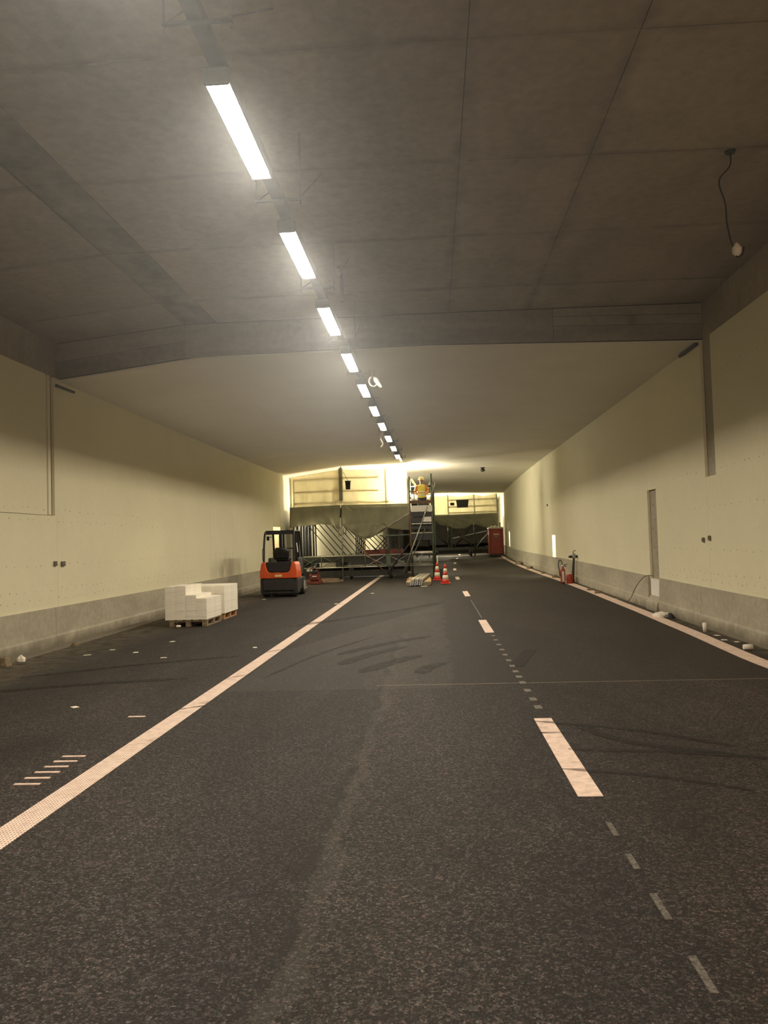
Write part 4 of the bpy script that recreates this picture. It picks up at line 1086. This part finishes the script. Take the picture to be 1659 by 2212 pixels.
# ------------------------------------------------------------------ dark red machine and planks beside the forklift
ym = 33.2; zm = road(-4.9, ym)
t = thing('plate_compactor', 'dark red compacting machine on the floor beside the forklift', 'machine', (-4.93, ym, zm))
MB().box((0, 0, .07), (.52, .60, .10), taper=.95).build('base_plate', 'darkred', t)
MB().cbox((0, .02, .27), (.42, .44, .28), .05, ).build('engine', 'darkred', t)
MB().cbox((-.02, .0, .48), (.24, .28, .16), .04).build('engine_cover', 'darksteel', t)
MB().tube(smooth([(-.20, -.1, .22), (-.19, -.12, .50), (-.10, -.14, .66), (.02, -.14, .67), (.13, -.13, .55), (.26, -.12, .22), (.36, -.12, .04)]), .022, 8).build('handle', 'darkred', t)
MB().cbox((.02, -.27, .32), (.18, .03, .05), .008).build('label_plate', 'label', t)
for k in range(5):
    y = 34.0 + .26 * k
    zz = road(-5, y)
    x = [-4.7, -4.95, -4.55, -5.0, -4.8][k]
    lb = ['front', 'second', 'third', 'fourth', 'rear'][k] + ' timber plank on the floor behind the dark red machine'
    MB().cbox((x, y, zz + .022 + .01 * k), (1.3, .22, .04 + .02 * k), .01, rz=random.uniform(-.06, .06)).build('timber_plank', 'brown' if k % 2 else 'woodgrey', label=lb, cat='timber', group='timber planks behind the dark red machine')
MB().cbox((-4.98, 30.6, road(-5, 30.6) + .05), (.28, .06, .05), .01, rz=-.5, ry=.25).build('white_offcut', 'paper', label='short white offcut on the floor right of the forklift', cat='scrap')
MB().cbox((-5.05, 30.3, road(-5, 30.3) + .05), (.10, .10, .09), .02).build('yellow_offcut', 'plank', label='small yellowish block on the floor right of the forklift', cat='scrap')

# ------------------------------------------------------------------ fire extinguisher, hydrant pieces, litter on the right
ye = 27.0; ze = road(4.3, ye)
t = thing('fire_extinguisher', 'slim red fire extinguisher with a black hose loop by the right barrier', 'fire extinguisher', (4.20, ye, ze))
MB().lathe([(.075, 0), (.08, .02), (.08, .40), (.065, .46), (.03, .50), (.028, .54)], n=18).build('cylinder', 'red', t)
MB().cbox((.0, -.078, .22), (.075, .012, .34), .004).build('label', 'label', t)
MB().cbox((.02, 0, .56), (.05, .05, .05), .01).beam((0, 0, .59), (.15, 0, .62), .02, .02).beam((0, 0, .57), (.14, 0, .55), .02, .02).build('valve', 'charcoal', t)
MB().lathe([(.03, .545), (.045, .56), (.03, .60)], n=12).build('valve_cap', 'white', t)
MB().tube(smooth([(0, 0, .57), (-.02, 0, .70), (-.07, 0, .76), (-.12, 0, .70), (-.125, 0, .55), (-.10, 0, .38), (-.095, 0, .22)]), .014, 8).build('hose', 'cable', t)
t = thing('fire_bucket', 'squat red canister standing right of the slim fire extinguisher', 'canister', (4.365, ye - .32, ze))
MB().lathe([(.10, 0), (.115, .01), (.115, .27), (.10, .30)], n=20).build('canister_body', 'red', t)
MB().lathe([(.1, .30), (.085, .32), (.04, .325)], n=20).build('lid', 'redlt', t)
t = thing('hydrant_standpipe', 'dark hydrant standpipe with two outlets leaning on the right barrier', 'standpipe', (4.51, ye + .02, ze))
MB().tube([(0, 0, .02), (.03, 0, .35), (.06, 0, .70), (.075, 0, .86)], [.055, .045, .036, .04], 12).build('riser_pipe', 'charcoal', t)
MB().lathe([(.07, 0), (.075, .02), (.07, .12), (.05, .14)], n=14).build('foot_coupling', 'darkred', t)
hd = MB().lathe([(.05, .80), (.065, .83), (.065, .92), (.04, .96)], (.07, 0, 0), 12).build('valve_head', 'grey', t)
for s in (-1, 1): MB().lathe([(.032, -.10), (.032, -.06), (.045, -.055), (.045, 0)] if s < 0 else [(.045, 0), (.045, .055), (.032, .06), (.032, .10)], (.07 + s * .07, 0, .86), 12, 'X').build('outlet', 'black', hd)
MB().tube(smooth([(.07, 0, .95), (.06, 0, 1.02), (.10, 0, 1.06), (.14, 0, 1.04)]), .012, 8).build('handle', 'charcoal', t)

def blob(nm, m, x, y, r, label, cat, h=1.0, seed=0):
    rnd = random.Random(seed); ph = [rnd.uniform(0, 6) for _ in range(4)]
    zz = road(x, y)
    def fn(u, v):
        a = 2 * PI * u; b = PI / 2 * v
        q = 1 + .16 * math.sin(3 * a + ph[0]) * (1 - v) + .12 * math.sin(5 * a + ph[1] + 4 * v) + .08 * math.sin(9 * v + ph[2])
        return (x + r * q * math.cos(a) * math.cos(b), y + r * q * .7 * math.sin(a) * math.cos(b), zz + .003 + r * h * q * math.sin(b))
    return MB().grid(fn, 20, 8).build(nm, m, label=label, cat=cat)
blob('plastic_bag', 'paper', 4.44, 16.35, .17, 'crumpled white bag lying at the foot of the right barrier', 'bag', .55, 1)
blob('dark_lump', 'charcoal', 4.52, 16.05, .08, 'small dark lump beside the white bag', 'scrap', 1.1, 2)
cp = thing('cup', 'white cup standing against the right barrier', 'cup', (4.47, 13.9, road(4.47, 13.9)))
MB().lathe([(.028, 0), (.036, .15), (.03, .152), (.024, .01)], n=16).build('cup_wall', 'paper', cp)
cp2 = thing('cup', 'pale cup lying on its side near the right edge line', 'cup', (4.36, 11.75, road(4.36, 11.75)))
MB().lathe([(.036, -.06), (.042, .06), (.036, .062), (.03, -.05)], (0, 0, .045), 16, 'X').build('cup_wall', 'label', cp2)
MB().lathe([(.02, .063), (.03, .066)], (0, 0, .045), 14, 'X').build('cup_inside', 'paper', cp2)
def scrap(x, y, w, l, rz, label, m='paper'):
    MB().box((x, y, road(x, y) + .004), (w * .75, l * .8, .005), rz=rz, taper=.8).build('paper_scrap', m, label=label, cat='paper', group='scraps lying on the roadway')
scrap(4.5, 13.4, .10, .12, .3, 'pale scrap at the foot of the standing cup')
scrap(4.42, 12.85, .12, .10, -.2, 'pale scrap between the two cups on the right')
scrap(4.52, 12.6, .10, .08, .5, 'pale scrap close to the right barrier by the lying cup')
scrap(4.45, 20.6, .17, .16, .2, 'white strip by the right edge line below the standpipe')
scrap(4.47, 28.6, .30, .25, .1, 'long pale strip by the right edge line past the extinguisher')
scrap(-3.9, 8.55, .09, .12, .8, 'small white scrap near the short bars on the left', 'label')
scrap(-5.62, 12.8, .16, .05, .4, 'white scrap at the left end of the scraps near the left plinth')
scrap(-5.45, 13.4, .12, .06, .1, 'white scrap second from the left plinth')
scrap(-4.9, 13.0, .11, .10, .2, 'white scrap in the middle of the left group of scraps')
scrap(-4.75, 14.4, .12, .09, .9, 'white scrap farthest of the left group of scraps')
scrap(-4.2, 12.3, .13, .05, .3, 'white scrap rightmost of the left group of scraps')
scrap(-3.0, 13.3, .09, .10, .3, 'small white scrap left of the profiled line')
scrap(-2.75, 22.4, .12, .16, .1, 'white scrap beside the line in front of the scaffold')
scrap(-2.05, 26.5, .15, .18, .2, 'white scrap right of the line in front of the scaffold')
scrap(-5.3, 24.9, .16, .12, .2, 'white scrap under the rear of the forklift')
scrap(-6.2, 10.4, .05, .06, .2, 'tiny white scrap near the left plinth and picture edge')
blob('mortar_lump', 'paper', -6.40, 12.2, .07, 'small white mortar lump at the foot of the left plinth', 'rubble', 1.3, 5)
blob('mortar_lump', 'woodgrey', -6.42, 11.75, .09, 'brown stained lump at the foot of the left plinth near the picture edge', 'rubble', 1.6, 6)
blob('rubble', 'woodgrey', -6.41, 14.1, .06, 'brown pebble on the kerb below the left wall seam', 'rubble', 1.1, 7)
for i, (y, r) in enumerate([(22.4, .10), (23.6, .08), (30.2, .12), (33.5, .10), (38.5, .16), (44, .2)]):
    blob('rubble', 'woodgrey', 4.42 + off(y), y, r, ['nearest', 'second', 'third', 'fourth', 'fifth', 'farthest'][i] + ' brown rubble lump along the right barrier', 'rubble', .8, 10 + i)

# ------------------------------------------------------------------ scattering volume added to give the lens glare around the lamps
hz = bpy.data.materials.new('glare_volume'); hz.use_nodes = True
nt = hz.node_tree; nt.nodes.remove(nt.nodes['Principled BSDF'])
vs_ = nd(nt, 'ShaderNodeVolumeScatter'); vs_.inputs['Density'].default_value = GLARE_DENSITY; vs_.inputs['Anisotropy'].default_value = .55
vs_.inputs['Color'].default_value = (.84, .91, 1.0, 1)
nt.links.new(vs_.outputs[0], nt.nodes['Material Output'].inputs['Volume'])
if GLARE_DENSITY > 0:
    MB().box((-1.05, 4.1, 4.15), (11.0, 19.8, 2.4)).build('glare_volume', hz, kind='stuff', label='unseen volume added for the lens glare around the lamps under the near ceiling', cat='haze')
